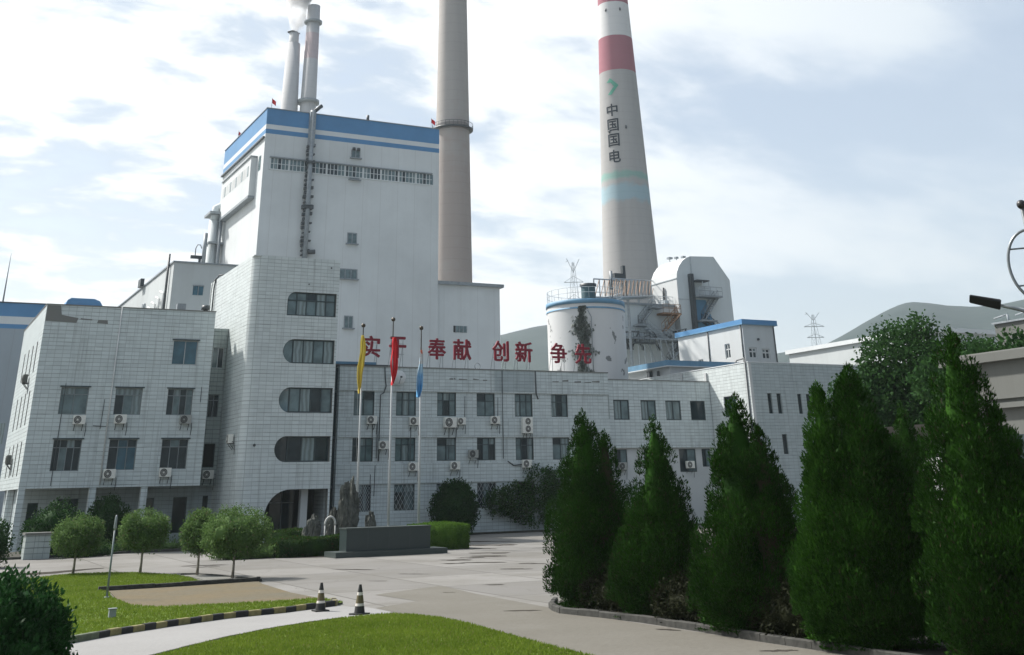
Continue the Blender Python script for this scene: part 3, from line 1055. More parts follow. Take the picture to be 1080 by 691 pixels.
def parapet_roof(parent, x0, x1, y0, y1, z1, th=0.24, drop=0.7, cop='bare_cement', over=0.04):
    m = MB()
    m.quad([(x0+th, y0+th, z1-drop), (x1-th, y0+th, z1-drop), (x1-th, y1-th, z1-drop), (x0+th, y1-th, z1-drop)], 'roof_felt')
    # inner faces of the parapet and the coping
    for a in ((x0+th, y0+th, x1-th, y0+th), (x0+th, y1-th, x1-th, y1-th), (x0+th, y0+th, x0+th, y1-th), (x1-th, y0+th, x1-th, y1-th)):
        m.quad([(a[0], a[1], z1-drop), (a[2], a[3], z1-drop), (a[2], a[3], z1), (a[0], a[1], z1)], 'bare_cement')
    c = 0.07
    m.box(x0-over, x1+over, y0-over, y0+th, z1, z1+c, cop)
    m.box(x0-over, x1+over, y1-th, y1+over, z1, z1+c, cop)
    m.box(x0-over, x0+th, y0+th, y1-th, z1, z1+c, cop)
    m.box(x1-th, x1+over, y0+th, y1-th, z1, z1+c, cop)
    return m.build('roof', None, parent)


# ---- left wing ----------------------------------------------------------------
LX0, LX1, LY0, LY1, LZ = 8.24, 20.13, 87.5, 102.6, 15.45
wing = thing('office_wing', 'three storey tiled office wing on columns at the left of the stair tower', 'building', (LX0, LY0, 0), GRP_OFF)
W3 = [(17.26, 19.04, 11.70, 13.36)]
W2 = [(10.0, 11.83, 8.31, 10.05), (13.64, 15.46, 8.31, 10.05), (17.24, 19.03, 8.31, 10.05)]
W1 = [(10.0, 11.83, 4.78, 6.73), (13.64, 15.5, 4.80, 6.74), (17.2, 19.03, 4.82, 6.74)]
SL = [(y, y+0.62, z0, z1) for (z0, z1) in ((11.2, 13.25), (7.75, 10.0), (4.55, 6.7)) for y in (89.85, 92.55, 95.3, 98.2)]
mb = MB()
wall_panel(mb, (0, LY0, 0), *FRONT, LX0, LX1, 3.75, LZ, W3+W2+W1, 0.16, 'white_tile', 'bare_cement')
wall_panel(mb, (LX0, 0, 0), *LEFT, LY0, LY1, 3.75, LZ, SL, 0.16, 'white_tile', 'bare_cement')
shell(mb, LX0, LX1, LY0, LY1, 3.75, LZ, 'white_tile', 'xy')
mb.build('wall', None, wing)
m = MB(); m.quad([(LX0, LY0, 3.75), (LX1, LY0, 3.75), (LX1, 90.9, 3.75), (LX0, 90.9, 3.75)])
m.build('soffit', 'soffit', wing)
parapet_roof(wing, LX0, LX1, LY0, LY1, LZ)
# lost facing along the top of the front: bare cement patch
m = MB()
m.quad([(LX0+0.03, LY0-0.012, 14.35), (10.35, LY0-0.012, 14.30), (10.45, LY0-0.012, 14.62), (9.3, LY0-0.012, 14.80), (9.15, LY0-0.012, 15.42), (LX0+0.03, LY0-0.012, 15.42)])
m.quad([(10.6, LY0-0.010, 14.52), (11.4, LY0-0.010, 14.50), (11.4, LY0-0.010, 14.58), (10.6, LY0-0.010, 14.62)])
m.quad([(11.75, LY0-0.010, 14.33), (12.5, LY0-0.010, 14.30), (12.45, LY0-0.010, 14.55), (11.8, LY0-0.010, 14.55)])
m.build('bare_patch', 'bare_cement', wing)
for h, cols, panes in ((W3[0], 2, ['glass_blue_reflection', 'glass_blue_reflection']), (W2[0], 2, ['glass_grey', 'glass_grey']), (W2[1], 3, ['glass_dark', 'glass_grey', 'curtain_glass']),
                       (W2[2], 4, ['glass_dark', 'glass_grey', 'glass_dark', 'glass_grey']), (W1[0], 4, ['glass_dark', 'glass_grey', 'glass_dark', 'glass_dark']),
                       (W1[1], 3, ['glass_dark', 'glass_blue_reflection', 'glass_blue_reflection']), (W1[2], 3, ['glass_dark', 'glass_dark', 'glass_dark'])):
    window(wing, (0, LY0, 0), *FRONT, h, cols=cols, panes=panes, split=0 if panes[0] == 'glass_blue_reflection' else 0.74,
           frame='alu_frame' if h is W3[0] else 'grey_frame', bar=0.045, hood=True)
for h in SL:
    window(wing, (LX0, 0, 0), *LEFT, h, cols=1, split=0, panes=['glass_dark'], bar=0.06)
# columns and the ground floor set back behind them
for x, y in ((8.26, 87.52), (12.75, 87.55), (16.15, 87.55), (8.26, 95.0)):
    m = MB(); m.box(x, x+0.42, y, y+0.5, 0, 3.745); m.build('column', 'white_tile', wing)
G0 = [(9.3, 10.0, 1.0, 2.9), (11.2, 12.6, 1.3, 3.1), (13.6, 15.4, 0.1, 3.0), (16.8, 17.75, 1.6, 3.05), (19.1, 20.1, 0.75, 3.05), (21.2, 22.0, 1.5, 3.1)]
mb = MB()
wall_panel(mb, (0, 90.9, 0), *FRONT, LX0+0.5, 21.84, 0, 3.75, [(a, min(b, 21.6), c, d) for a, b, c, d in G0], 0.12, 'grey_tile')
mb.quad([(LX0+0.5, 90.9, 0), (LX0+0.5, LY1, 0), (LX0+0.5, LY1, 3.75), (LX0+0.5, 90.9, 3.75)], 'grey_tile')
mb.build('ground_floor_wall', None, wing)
for h in G0:
    window(wing, (0, 90.9, 0), *FRONT, (h[0], min(h[1], 21.6), h[2], h[3]), cols=1 if h[1]-h[0] < 1.2 else 2, split=0, panes=['glass_dark'], bar=0.05)
m = MB(); m.tube([(13.34, LY0-0.06, 15.5), (13.34, LY0-0.06, 3.9)], 0.045, 8); m.build('downpipe', 'pipe_white', wing)
m = MB()
for p in ([(10.25, LY0-0.03, 10.3), (10.2, LY0-0.03, 3.9)], [(12.4, LY0-0.03, 7.6), (13.3, LY0-0.03, 7.55)], [(12.95, LY0-0.03, 9.3), (12.9, LY0-0.03, 7.4)], [(19.6, LY0-0.03, 10.2), (19.6, LY0-0.03, 9.2)]):
    m = MB(); m.tube(p, 0.022, 5); m.build('cable', 'steel_dark', wing)
# small steel post frame on the roof
t = thing('roof_vent', 'black vent pipe standing on the right end of the left wing roof', 'vent', (19.9, 90.0, 14.75))
m = MB(); m.tube([(19.9, 90, 14.75), (19.9, 90, 15.95)], 0.17, 10); m.build('pipe', 'steel_dark', t)
m = MB(); m.tube([(19.9, 90, 15.95), (19.9, 90, 16.25)], [0.34, 0.30], 10); m.build('cap', 'steel_dark', t)
m = MB(); m.tube([(17.9, 89.0, 14.75), (17.9, 89.0, 15.85)], 0.12, 8); m.box(17.5, 18.15, 88.8, 89.2, 15.55, 16.15)
tag(m.build('roof_box', 'steel_grey', base=(17.9, 89, 14.75)), 'small grey box on a post on the left wing roof', 'box')

# ---- connector between wing and tower -------------------------------------------
conn = thing('connector_block', 'narrow set back strip of stained tile wall between left wing and stair tower', 'building', (LX1, 90.0, 0), GRP_OFF)
CW = [(20.75, 21.62, 11.75, 13.25), (20.75, 21.55, 8.32, 9.9), (20.75, 21.58, 4.95, 6.55)]
mb = MB()
wall_panel(mb, (0, 90.0, 0), *FRONT, LX1+0.004, 21.84, 3.755, 14.62, CW, 0.14, 'connector_tile')
mb.quad([(LX1+0.004, 90, 14.62), (21.84, 90, 14.62), (21.84, 97, 14.62), (LX1+0.004, 97, 14.62)], 'roof_felt')
mb.quad([(LX1+0.004, 90, 3.755), (21.84, 90, 3.755), (21.84, 90.9, 3.755), (LX1+0.004, 90.9, 3.755)], 'soffit')
mb.build('wall', None, conn)
window(conn, (0, 90, 0), *FRONT, CW[0], cols=2, split=0.0, panes=['glass_grey', 'glass_dark'], frame='alu_frame', bar=0.06)
window(conn, (0, 90, 0), *FRONT, CW[1], cols=2, split=0.75, panes=['glass_dark'], frame='grey_frame')
window(conn, (0, 90, 0), *FRONT, CW[2], cols=1, split=0.0, panes=['void_dark'])

# ---- stair tower with round-ended window bands ----------------------------------
TX0, TX1, TY0, TY1, TZ = 21.85, 28.6, 84.2, 97.6, 19.15
tower = thing('stair_tower', 'tall tiled stair tower with windows rounded at their left ends', 'building', (TX0, TY0, 0), GRP_OFF)
TW = [(24.62, 28.42, 15.0, 16.70), (24.52, 28.44, 11.66, 13.34), (24.45, 28.46, 8.33, 10.02), (24.36, 28.46, 5.10, 6.77)]
ENT = (23.95, 28.46, 0.45, 3.36)
mb = MB()
R = 0.75
wall_panel(mb, (0, TY0, 0), *FRONT, TX0+R, TX1, 0, TZ, TW+[ENT], 0.5, 'white_tile_tower', 'bare_cement')
# rounded left corner
pr = [(TX0+R-R*math.sin(a), TY0+R-R*math.cos(a)) for a in [math.pi/2*i/10 for i in range(11)]]
for (xa, ya), (xb, yb) in zip(pr, pr[1:]):
    i = len(mb.v)
    mb.quad([(xa, ya, 0), (xb, yb, 0), (xb, yb, TZ), (xa, ya, TZ)], 'white_tile_tower', True)
mb.quad([(TX0, TY0+R, 0), (TX0, TY1, 0), (TX0, TY1, TZ), (TX0, TY0+R, TZ)], 'white_tile_tower')
mb.quad([(TX1, TY0+0.5, 0), (TX1, TY1, 0), (TX1, TY1, TZ), (TX1, TY0+0.5, TZ)], 'white_tile_tower')
mb.quad([(TX0, TY1, 0), (TX1, TY1, 0), (TX1, TY1, TZ), (TX0, TY1, TZ)], 'white_tile_tower')
# the pieces that round the left ends of the openings
for k, (a, b, c, d) in enumerate(TW+[ENT]):
    if k < 4:
        r = (d-c)/2-0.002
        corners = [(d, -1), (c, 1)] if k else [(d, -1)]
        if k == 0:
            r = 0.62
    else:
        r = 1.7
        corners = [(d, -1)]
    for zc, sg in corners:
        arc = [(a+r-r*math.cos(t), zc+sg*(r-r*math.sin(t))) for t in [math.pi/2*i/12 for i in range(13)]]
        mb.quad([(a, TY0, zc)]+[(x, TY0, z) for x, z in arc], 'white_tile_tower')
        for (xa, za), (xb, zb) in zip(arc, arc[1:]):
            mb.quad([(xa, TY0, za), (xb, TY0, zb), (xb, TY0+0.5, zb), (xa, TY0+0.5, za)], 'bare_cement', True)
mb.build('wall', None, tower)
parapet_roof(tower, TX0, TX1, TY0, TY1, TZ, cop='white_tile_tower', over=0.0)
for k, h in enumerate(TW):
    window(tower, (0, TY0, 0), *FRONT, (h[0]+0.01, h[1]-0.01, h[2]+0.01, h[3]-0.01), depth=0.22 if k < 3 else 0.4, cols=5 if k != 3 else 4, split=0.66 if k == 0 else 0,
           frame='dark_frame', bar=0.085,
           panes=[['glass_grey', 'curtain_glass', 'glass_grey', 'curtain_glass', 'glass_grey'], ['glass_grey', 'curtain_glass', 'curtain_glass', 'glass_grey', 'curtain_glass'],
                  ['glass_grey', 'glass_grey', 'curtain_glass', 'glass_dark', 'glass_grey'], ['glass_dark', 'glass_dark', 'curtain_glass', 'glass_dark']][k])
m = MB()
m.box(23.9, 28.55, 85.6, 88.2, 0.02, 0.45, 'bare_cement')
m.build('threshold', None, tower)
m = MB()
m.quad([(23.5, 87.6, 0.45), (28.55, 87.6, 0.45), (28.55, 87.6, 3.5), (23.5, 87.6, 3.5)], 'void_dark')
m.quad([(23.5, 84.7, 3.45), (28.55, 84.7, 3.45), (28.55, 87.6, 3.45), (23.5, 87.6, 3.45)], 'soffit')
m.quad([(23.5, 84.75, 0.4), (23.5, 87.6, 0.4), (23.5, 87.6, 3.45), (23.5, 84.75, 3.45)], 'bare_cement')
m.build('entrance_porch', None, tower)
m = MB(); m.box(25.2, 26.95, 87.4, 87.55, 0.45, 3.3); d = m.build('door', 'glass_dark', tower)
m = MB(); m.box(26.05, 26.10, 87.34, 87.4, 0.45, 3.3); m.box(25.2, 26.95, 87.34, 87.39, 2.5, 2.56); m.build('frame', 'grey_frame', d)
m = MB(); m.box(26.75, 27.25, 85.0, 85.5, 0.3, 3.44); m.build('column', 'panel_white', tower)
for x, z, r in ((22.9, 6.2, 0.1), (27.9, 18.6, 0.06), (26.2, 17.3, 0.05)):
    m = MB(); m.tube([(x, TY0+0.02, z), (x, TY0-0.06, z)], r, 8); m.build('fixing', 'steel_dark', tower)
# gooseneck cable on the tower roof edge
m = MB()
m.tube([(21.75, 96.0, 14.7), (21.75, 96.0, 18.5), (21.8, 95.9, 19.2), (22.0, 95.7, 19.55), (22.4, 95.4, 19.6), (22.7, 95.2, 19.3)], 0.06, 8)
m.tube([(21.55, 96.0, 14.7), (21.55, 96.0, 18.4), (21.6, 95.95, 19.0), (21.8, 95.8, 19.3)], 0.03, 6)
tag(m.build('cable_loop', 'steel_dark', base=(21.75, 96, 14.7)), 'dark cable looping up and over the rear left edge of the stair tower', 'cable')

# ---- long office block ----------------------------------------------------------
OX0, OX1, OY0, OY1, OZ = 30.45, 54.95, 88.5, 95.6, 12.0
office = thing('office_block', 'long three storey tiled office block behind the three flagpoles', 'building', (OX0, OY0, 0), GRP_OFF)
cx = [(31.72, 33.40), (35.24, 36.93), (38.78, 40.44), (42.30, 43.94), (45.81, 47.46), (49.27, 50.86)]
rows = [(8.45, 10.2), (5.19, 6.85), (1.78, 3.57)]
OW = [[(a, b, z0, z1) for a, b in cx] for z0, z1 in rows]
OW[2][0] = (32.42, 33.36, 1.78, 3.57)
mb = MB()
zb = [0.0, 1.62, 3.62, 5.04, 6.90, 8.30, 10.25, OZ]
for k in range(7):
    z0, z1 = zb[k], zb[k+1]
    if k % 2 == 0:                      # projecting spandrel bands
        wall_panel(mb, (0, OY0, 0), *FRONT, OX0, OX1, z0, z1, [], 0.0, 'white_tile')
        if k: mb.quad([(OX0, OY0, z0), (OX1, OY0, z0), (OX1, OY0+0.10, z0), (OX0, OY0+0.10, z0)], 'bare_cement')
        if k < 6: mb.quad([(OX0, OY0, z1), (OX1, OY0, z1), (OX1, OY0+0.10, z1), (OX0, OY0+0.10, z1)], 'bare_cement')
    else:
        wall_panel(mb, (0, OY0+0.10, 0), *FRONT, OX0, OX1, z0, z1, OW[[5, 3, 1].index(k)], 0.14, 'white_tile', 'bare_cement')
shell(mb, OX0, OX1, OY0, OY1, 0, OZ, 'white_tile', 'y')
mb.build('wall', None, office)
parapet_roof(office, OX0, OX1, OY0, OY1, OZ, over=0.05)
# dark recess between tower and block
m = MB(); m.quad([(28.0, 89.0, 0), (OX0+0.1, 89.0, 0), (OX0+0.1, 89.0, 11.9), (28.0, 89.0, 11.9)])
m.build('recess', 'glass_dark', office)
for z in (3.4, 6.8, 10.1):
    m = MB(); m.box(28.7, OX0-0.02, 88.9, 88.98, z, z+0.18); m.build('recess_rail', 'dark_frame', office)
m = MB(); m.box(28.62, 33.6, 89.0, 90.5, 12.12, 12.4, 'blue_faded'); m.box(28.62, 34.9, 88.8, 89.0, 12.09, 12.2, 'steel_dark'); m.build('canopy', None, office)
for r in range(3):
    for i, h in enumerate(OW[r]):
        if r == 2 and i > 3:
            continue
        w = window(office, (0, OY0+0.10, 0), *FRONT, h, cols=3 if (i+r) % 3 else 2, split=0.66 if r == 0 else (0.7 if i % 2 else 0.66), frame='dark_frame', bar=0.06,
                   panes=None if r < 2 else ['glass_dark', 'glass_grey'])
        if r == 2:           # burglar lattice
            m = MB()
            a, b, c, d = h
            nn = 5
            for k in range(-nn, nn+1):
                for sg in (1, -1):
                    x0 = a+(b-a)*(k/nn)
                    pts = []
                    for q in range(21):
                        x = x0+(d-c)*q/20*0.6
                        if a <= x <= b:
                            pts.append((x if sg > 0 else a+b-x, OY0+0.05, c+(d-c)*q/20))
                    if len(pts) > 2:
                        m.tube([pts[0], pts[-1]], 0.012, 4)
            m.build('lattice', 'steel_pale', w)
CAB = [([(34.15, OY0-0.06, 12.0), (34.2, OY0-0.07, 11.2), (34.3, OY0-0.06, 10.6), (34.12, OY0-0.05, 10.1), (33.85, OY0-0.05, 9.95), (33.82, OY0-0.05, 5.2)], 0.045),
       ([(47.75, OY0-0.05, 12.0), (47.78, OY0-0.05, 10.2), (47.95, OY0-0.05, 9.8)], 0.06), ([(44.6, OY0-0.04, 12.0), (44.6, OY0-0.04, 5.3)], 0.035),
       ([(45.0, OY0-0.04, 5.1), (45.5, OY0-0.05, 4.8), (46.3, OY0-0.05, 4.85)], 0.05)]
for x, z0, z1 in ((33.65, 5.4, 8.0), (33.25, 5.5, 7.9), (36.45, 4.9, 7.6), (39.75, 5.3, 7.6), (41.15, 8.4, 9.95), (44.15, 8.3, 9.9), (46.75, 5.2, 7.2), (33.2, 1.9, 4.3), (33.55, 2.8, 4.9)):
    CAB.append(([(x, OY0-0.03, z0), (x+0.03, OY0-0.03, z1)], 0.028))
for pts, r in CAB:
    m = MB(); m.tube(pts, r, 6); m.build('cable', 'steel_dark', office)
# damaged render line along the parapet
m = MB()
rs = random.Random(3)
x = 39.8
while x < 54.2:
    l = rs.uniform(0.15, 0.9)
    if not 43.2 < x < 48.6:
        z = 11.18+rs.uniform(-0.05, 0.05)
        m.quad([(x, OY0-0.008, z), (x+l, OY0-0.008, z+rs.uniform(-.03, .03)), (x+l, OY0-0.008, z+rs.uniform(0.04, 0.16)), (x, OY0-0.008, z+rs.uniform(0.04, 0.12))])
    x += l+rs.uniform(0.02, 0.6)
m.build('bare_patch', 'bare_cement', office)
m = MB(); m.quad([(43.9, OY0-0.010, 10.35), (47.6, OY0-0.010, 10.35), (47.6, OY0-0.010, 11.95), (43.9, OY0-0.010, 11.95)]); m.build('repaired_patch', 'grey_tile', office)

# ---- lower right part of the office block ----------------------------------------
RX0, RX1, RY0, RZ = 54.99, 66.06, 88.9, 11.5
low = thing('office_extension', 'two storey tiled extension with four small windows behind the first cypresses', 'building', (RX0, RY0, 0), GRP_OFF)
EW = [(55.62, 57.25, 8.27, 9.89), (58.45, 60.06, 8.27, 9.89), (61.08, 62.72, 8.27, 9.89), (63.76, 65.4, 8.27, 9.89)]
EL = [(55.6, 56.9, 4.5, 5.95), (58.6, 59.9, 4.5, 5.95), (62.3, 64.1, 4.1, 5.95), (64.75, 65.7, 4.5, 5.95)]
mb = MB()
wall_panel(mb, (0, RY0, 0), *FRONT, RX0, RX1, 6.05, RZ, EW, 0.14, 'white_tile')
wall_panel(mb, (0, RY0+0.25, 0), *FRONT, RX0, RX1, 0, 6.05, EL, 0.14, 'panel_white')
mb.quad([(RX0, RY0, 6.05), (RX1, RY0, 6.05), (RX1, RY0+.25, 6.05), (RX0, RY0+.25, 6.05)], 'bare_cement')
shell(mb, RX0, RX1, RY0+0.25, OY1, 0, RZ, 'white_tile', 'yX')
mb.build('wall', None, low)
parapet_roof(low, RX0, RX1, RY0, OY1, RZ)
for i, h in enumerate(EW):
    window(low, (0, RY0, 0), *FRONT, h, cols=2 if i < 3 else 1, split=0, panes=['curtain_glass', 'glass_grey'] if i < 3 else ['glass_dark'], bar=0.10)
for h in EL:
    window(low, (0, RY0+0.25, 0), *FRONT, h, cols=2, split=0, panes=['glass_dark', 'glass_grey'], bar=0.07)

# ---- right block -------------------------------------------------------------------
BX0, BX1, BY0, BY1, BZ = 66.1, 84.0, 83.0, 112.0, 12.65
blk = thing('corner_block', 'tiled block at the right whose left wall is sunlit and front has slits', 'building', (BX0, BY0, 0), GRP_OFF)
BL = [(85.2, 87.0, 8.4, 10.1)]
BF = [(67.85, 68.30, 8.5, 10.14), (68.87, 69.34, 8.5, 10.14), (68.95, 69.5, 5.28, 6.85), (71.2, 71.65, 8.5, 10.14), (72.2, 72.65, 8.5, 10.14)]
mb = MB()
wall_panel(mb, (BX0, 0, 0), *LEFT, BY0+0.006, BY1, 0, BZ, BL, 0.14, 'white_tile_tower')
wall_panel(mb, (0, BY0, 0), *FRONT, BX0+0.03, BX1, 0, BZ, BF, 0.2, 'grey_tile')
shell(mb, BX0, BX1, BY0, BY1, 0, BZ, 'white_tile', 'xy')
mb.build('wall', None, blk)
parapet_roof(blk, BX0, BX1, BY0, BY1, BZ, cop='band_white')
window(blk, (BX0, 0, 0), *LEFT, BL[0], cols=2, split=0, panes=['glass_dark'], bar=0.08)
for h in BF:
    window(blk, (0, BY0, 0), *FRONT, h, depth=0.18, cols=1, split=0, panes=['glass_dark'], bar=0.04)
m = MB(); m.tube([(BX0-0.07, BY0+0.35, 13.1), (BX0-0.07, BY0+0.35, 0.2)], 0.07, 8); m.tube([(BX0-0.07, BY0+0.35, 13.0), (BX0-0.02, BY0+1.5, 12.95), (BX0+0.3, BY0+2.2, 12.75)], 0.05, 6); m.build('downpipe', 'steel_dark', blk)
for y, z0, z1 in ((89.25, 4, 12.3), (93.05, 11.6, 12.6), (100.3, 11.6, 12.6)):
    m = MB(); m.box(BX0-0.16, BX0-0.02, y-0.14, y+0.14, z0, z1); m.build('wall_pipe', 'panel_white', blk)
m = MB(); m.box(BX0+0.01, BX0+0.3, BY0-0.02, BY0-0.001, 0.0, BZ); m.build('corner_strip', 'panel_white', blk)

# blue roofed room on the right block
t = thing('roof_room', 'low white roof room with a wide blue metal roof edge', 'building', (BX0+0.5, 95.2, 12.0))
m = MB(); m.box(BX0+0.35, 75.0, 95.5, 109.5, 11.96, 13.5, faces='xXyYZ'); m.build('wall', 'panel_white', t)
m = MB()
m.box(BX0-0.18, 75.3, 95.2, 109.8, 13.5, 14.03, 'blue_faded')
m.box(BX0-0.20, 75.32, 95.17, 109.82, 13.46, 13.54, 'band_white')
m.build('roof', None, t)
m = MB(); m.tube([(BX0+0.1, 97.2, 13.2), (BX0+0.1, 97.2, 12.8), (BX0+0.2, 97.0, 12.5)], 0.14, 8); m.box(BX0-0.05, BX0+0.25, 98.5, 99.0, 12.75, 13.3); m.build('vent', 'steel_dark', t)

# ================================================================== power plant behind
# ---- boiler house ---------------------------------------------------------------------
HX0, HX1, HY0, HY1, HZ = 44.35, 74.4, 170.0, 197.2, 58.85
boil = thing('boiler_house', 'huge white boiler house with two blue bands under its flat roof', 'building', (HX0, HY0, 0))
m = MB()
m.box(HX0, HX1, HY0, HY1, 0, 54.74, 'boiler_white', 'xXyY')
m.box(HX0, HX1, HY0, HY1, 55.49, 56.26, 'band_white', 'xXyY')
m.box(HX0, HX1, HY0, HY1, 54.74, 55.49, 'blue_paint', 'xXyY')
m.box(HX0, HX1, HY0, HY1, 56.26, HZ, 'blue_paint', 'xXyYZ')
m.build('wall', None, boil)
m = MB()
m.box(HX0-0.12, HX1+0.12, HY0-0.12, HY0+0.3, HZ, HZ+0.12); m.box(HX0-0.12, HX0+0.3, HY0+0.3, HY1, HZ, HZ+0.12)
m.box(HX1-0.3, HX1+0.12, HY0+0.3, HY1, HZ, HZ+0.12)
m.build('coping', 'steel_grey', boil)
m = MB(); m.box(HX0-0.35, HX0, HY0+0.2, HY1, 54.05, 54.28); m.build('ledge', 'steel_dark', boil)
# strip of windows near the top
m = MB()
rs = random.Random(8)
x = 45.4
while x < 73.0:
    w = 0.62
    m.quad([(x, HY0-0.02, 49.15), (x+w, HY0-0.02, 49.15), (x+w, HY0-0.02, 50.85), (x, HY0-0.02, 50.85)], rs.choice(['glass_grey', 'glass_grey', 'curtain_glass', 'glass_dark', 'glass_grey']))
    x += w
m.build('window_strip', None, boil)
m = MB()
x = 45.4
k = 0
while x < 73.1:
    wd = 0.30 if k % 5 == 0 else 0.11
    m.box(x-wd/2, x+wd/2, HY0-0.09, HY0-0.02, 49.15, 50.85, 'boiler_white'); x += 0.62; k += 1
m.box(45.3, 73.1, HY0-0.35, HY0, 50.88, 51.05, 'steel_grey'); m.box(45.3, 73.1, HY0-0.10, HY0, 48.98, 49.15, 'boiler_white'); m.box(45.4, 73.1, HY0-0.08, HY0-0.022, 49.95, 50.03, 'boiler_white')
m.build('strip_frame', None, boil)


def plain_window(parent, x0, x1, z0, z1, y, cols=2, mat='glass_grey'):
    w = MB(); w.quad([(x0, y-0.02, z0), (x1, y-0.02, z0), (x1, y-0.02, z1), (x0, y-0.02, z1)], mat); w = w.build('window', None, parent)
    fr = MB()
    for i in range(cols+1):
        x = x0+(x1-x0)*i/cols; fr.box(x-0.07, x+0.07, y-0.10, y-0.02, z0, z1)
    fr.box(x0-0.3, x1+0.3, y-0.45, y, z0-0.16, z0-0.002); fr.box(x0-0.07, x1+0.07, y-0.104, y-0.02, z1-0.14, z1)
    fr.build('frame', 'steel_grey', w)


plain_window(boil, 58.8, 60.2, 52.3, 53.6, HY0); plain_window(boil, 58.7, 60.2, 48.7, 49.0, HY0-0.1)
plain_window(boil, 58.75, 60.2, 38.5, 40.2, HY0); plain_window(boil, 58.8, 60.1, 25.8, 27.6, HY0); plain_window(boil, 57.6, 60.5, 33.1, 34.6, HY0, 3)
for x in (59.1, 59.9):
    m = MB(); m.tube([(x, HY0-0.3, 53.9), (x, HY0-0.3, 53.5)], 0.28, 8); m.build('floodlight', 'steel_dark', boil)
# black downcomer pipe with clamps
m = MB()
m.box(51.3, 52.2, HY0-0.9, HY0, 53.2, 58.9, 'steel_grey')
m.tube([(51.75, HY0-0.55, 59.2), (51.75, HY0-0.55, 30.0)], 0.42, 10, 'steel_grey')
rs = random.Random(4)
for i in range(26):
    z = 36+i*0.68; s = rs.uniform(.15, .42)
    m.box(51.75-.42-s, 51.75-.40, HY0-0.8, HY0-0.2, z, z+rs.uniform(.15, .5), 'steel_dark')
    if i % 2: m.box(51.75+.40, 51.75+.42+s, HY0-0.8, HY0-0.2, z+0.2, z+rs.uniform(.35, .7), 'steel_dark')
m.box(50.9, 52.6, HY0-1.0, HY0, 43.2, 43.8, 'steel_dark'); m.box(51.1, 52.4, HY0-1.1, HY0, 50.4, 50.8, 'steel_dark')
m.tube([(51.7, HY0-0.5, 58.8), (52.9, HY0-0.5, 60.0), (53.2, HY0-0.5, 60.2)], 0.32, 8, 'steel_dark')
m.tube([(52.2, HY0-0.6, 36.6), (53.3, HY0-0.8, 36.7)], 0.35, 8, 'steel_dark')
m.build('duct', None, boil)
# projecting glazed box on the sunlit side wall
m = MB(); m.box(HX0-0.95, HX0-0.001, 174.0, 192.3, 45.6, 51.8); b = m.build('glazed_bay', 'boiler_white', boil)
m = MB()
for i in range(14):
    y = 175.0+i*1.22
    m.quad([(HX0-0.97, y, 48.9), (HX0-0.97, y+0.85, 48.9), (HX0-0.97, y+0.85, 50.6), (HX0-0.97, y, 50.6)], 'panel_white' if i % 3 else 'glass_grey')
m.build('panes', None, b)
m = MB(); m.box(HX0-1.15, HX0-0.002, 173.8, 192.5, 51.8, 52.0); m.box(HX0-1.05, HX0-0.002, 173.85, 192.45, 45.2, 45.59); m.build('trim', 'steel_grey', b)
m = MB(); m.quad([(HX0-0.02, 171.5, 49.2), (HX0-0.02, 172.8, 49.2), (HX0-0.02, 172.8, 51.6), (HX0-0.02, 171.5, 51.6)], 'glass_grey'); m.build('window', None, boil)
# flue ducts at the far end of the side wall
m = MB()
m.tube([(42.8, 193.5, 20), (42.8, 193.5, 45.5)], 0.85, 12, 'duct_grey'); m.tube([(42.8, 193.5, 45.5), (43.0, 193.5, 47.6), (44.3, 193.5, 48.3)], 0.75, 12, 'duct_grey')
m.box(41.8, 44.3, 191.8, 196.2, 41.4, 41.7, 'steel_grey'); m.box(41.6, 44.3, 191.8, 196.2, 46.4, 46.8, 'steel_grey'); m.tube([(43.6, 192, 20), (43.6, 192, 46)], 0.3, 8, 'steel_grey')
m.tube([(41.3, 192, 37), (41.3, 192, 43)], 0.35, 8, 'steel_grey')
m.build('flue', None, boil)


def small_flag(x, y, z, label, lean=0.5):
    t = thing('roof_flag', label, 'flag', (x, y, z), 'small red flags on the boiler house roof')
    m = MB(); m.tube([(x, y, z), (x, y, z+2.2)], 0.04, 6); m.build('pole', 'steel_grey', t)
    m = MB()
    for i in range(5):
        a, b = i/5, (i+1)/5
        P = lambda s, q: (x+lean*0.75*s, y+0.10*math.sin(s*6), z+2.2-0.75*q-0.6*s)
        m.quad([P(a, 0), P(b, 0), P(b, 1), P(a, 1)])
    m.build('cloth', 'flag_red', t)


small_flag(45.3, 171.2, HZ, 'small red flag on the front left roof corner of the boiler house', 0.9)
small_flag(73.3, 171.0, HZ, 'small red flag on the boiler house roof beside the plain chimney', 1.0)
small_flag(45.0, 191.0, HZ, 'small red flag at the far end of the boiler house side roof edge', 0.6)
m = MB(); m.tube([(61.6, 170.6, HZ), (61.6, 170.6, HZ+1.1)], 0.25, 8)
tag(m.build('roof_pipe', 'steel_dark', base=(61.6, 170.6, HZ)), 'short dark pipe on the front roof edge of the boiler house', 'pipe')

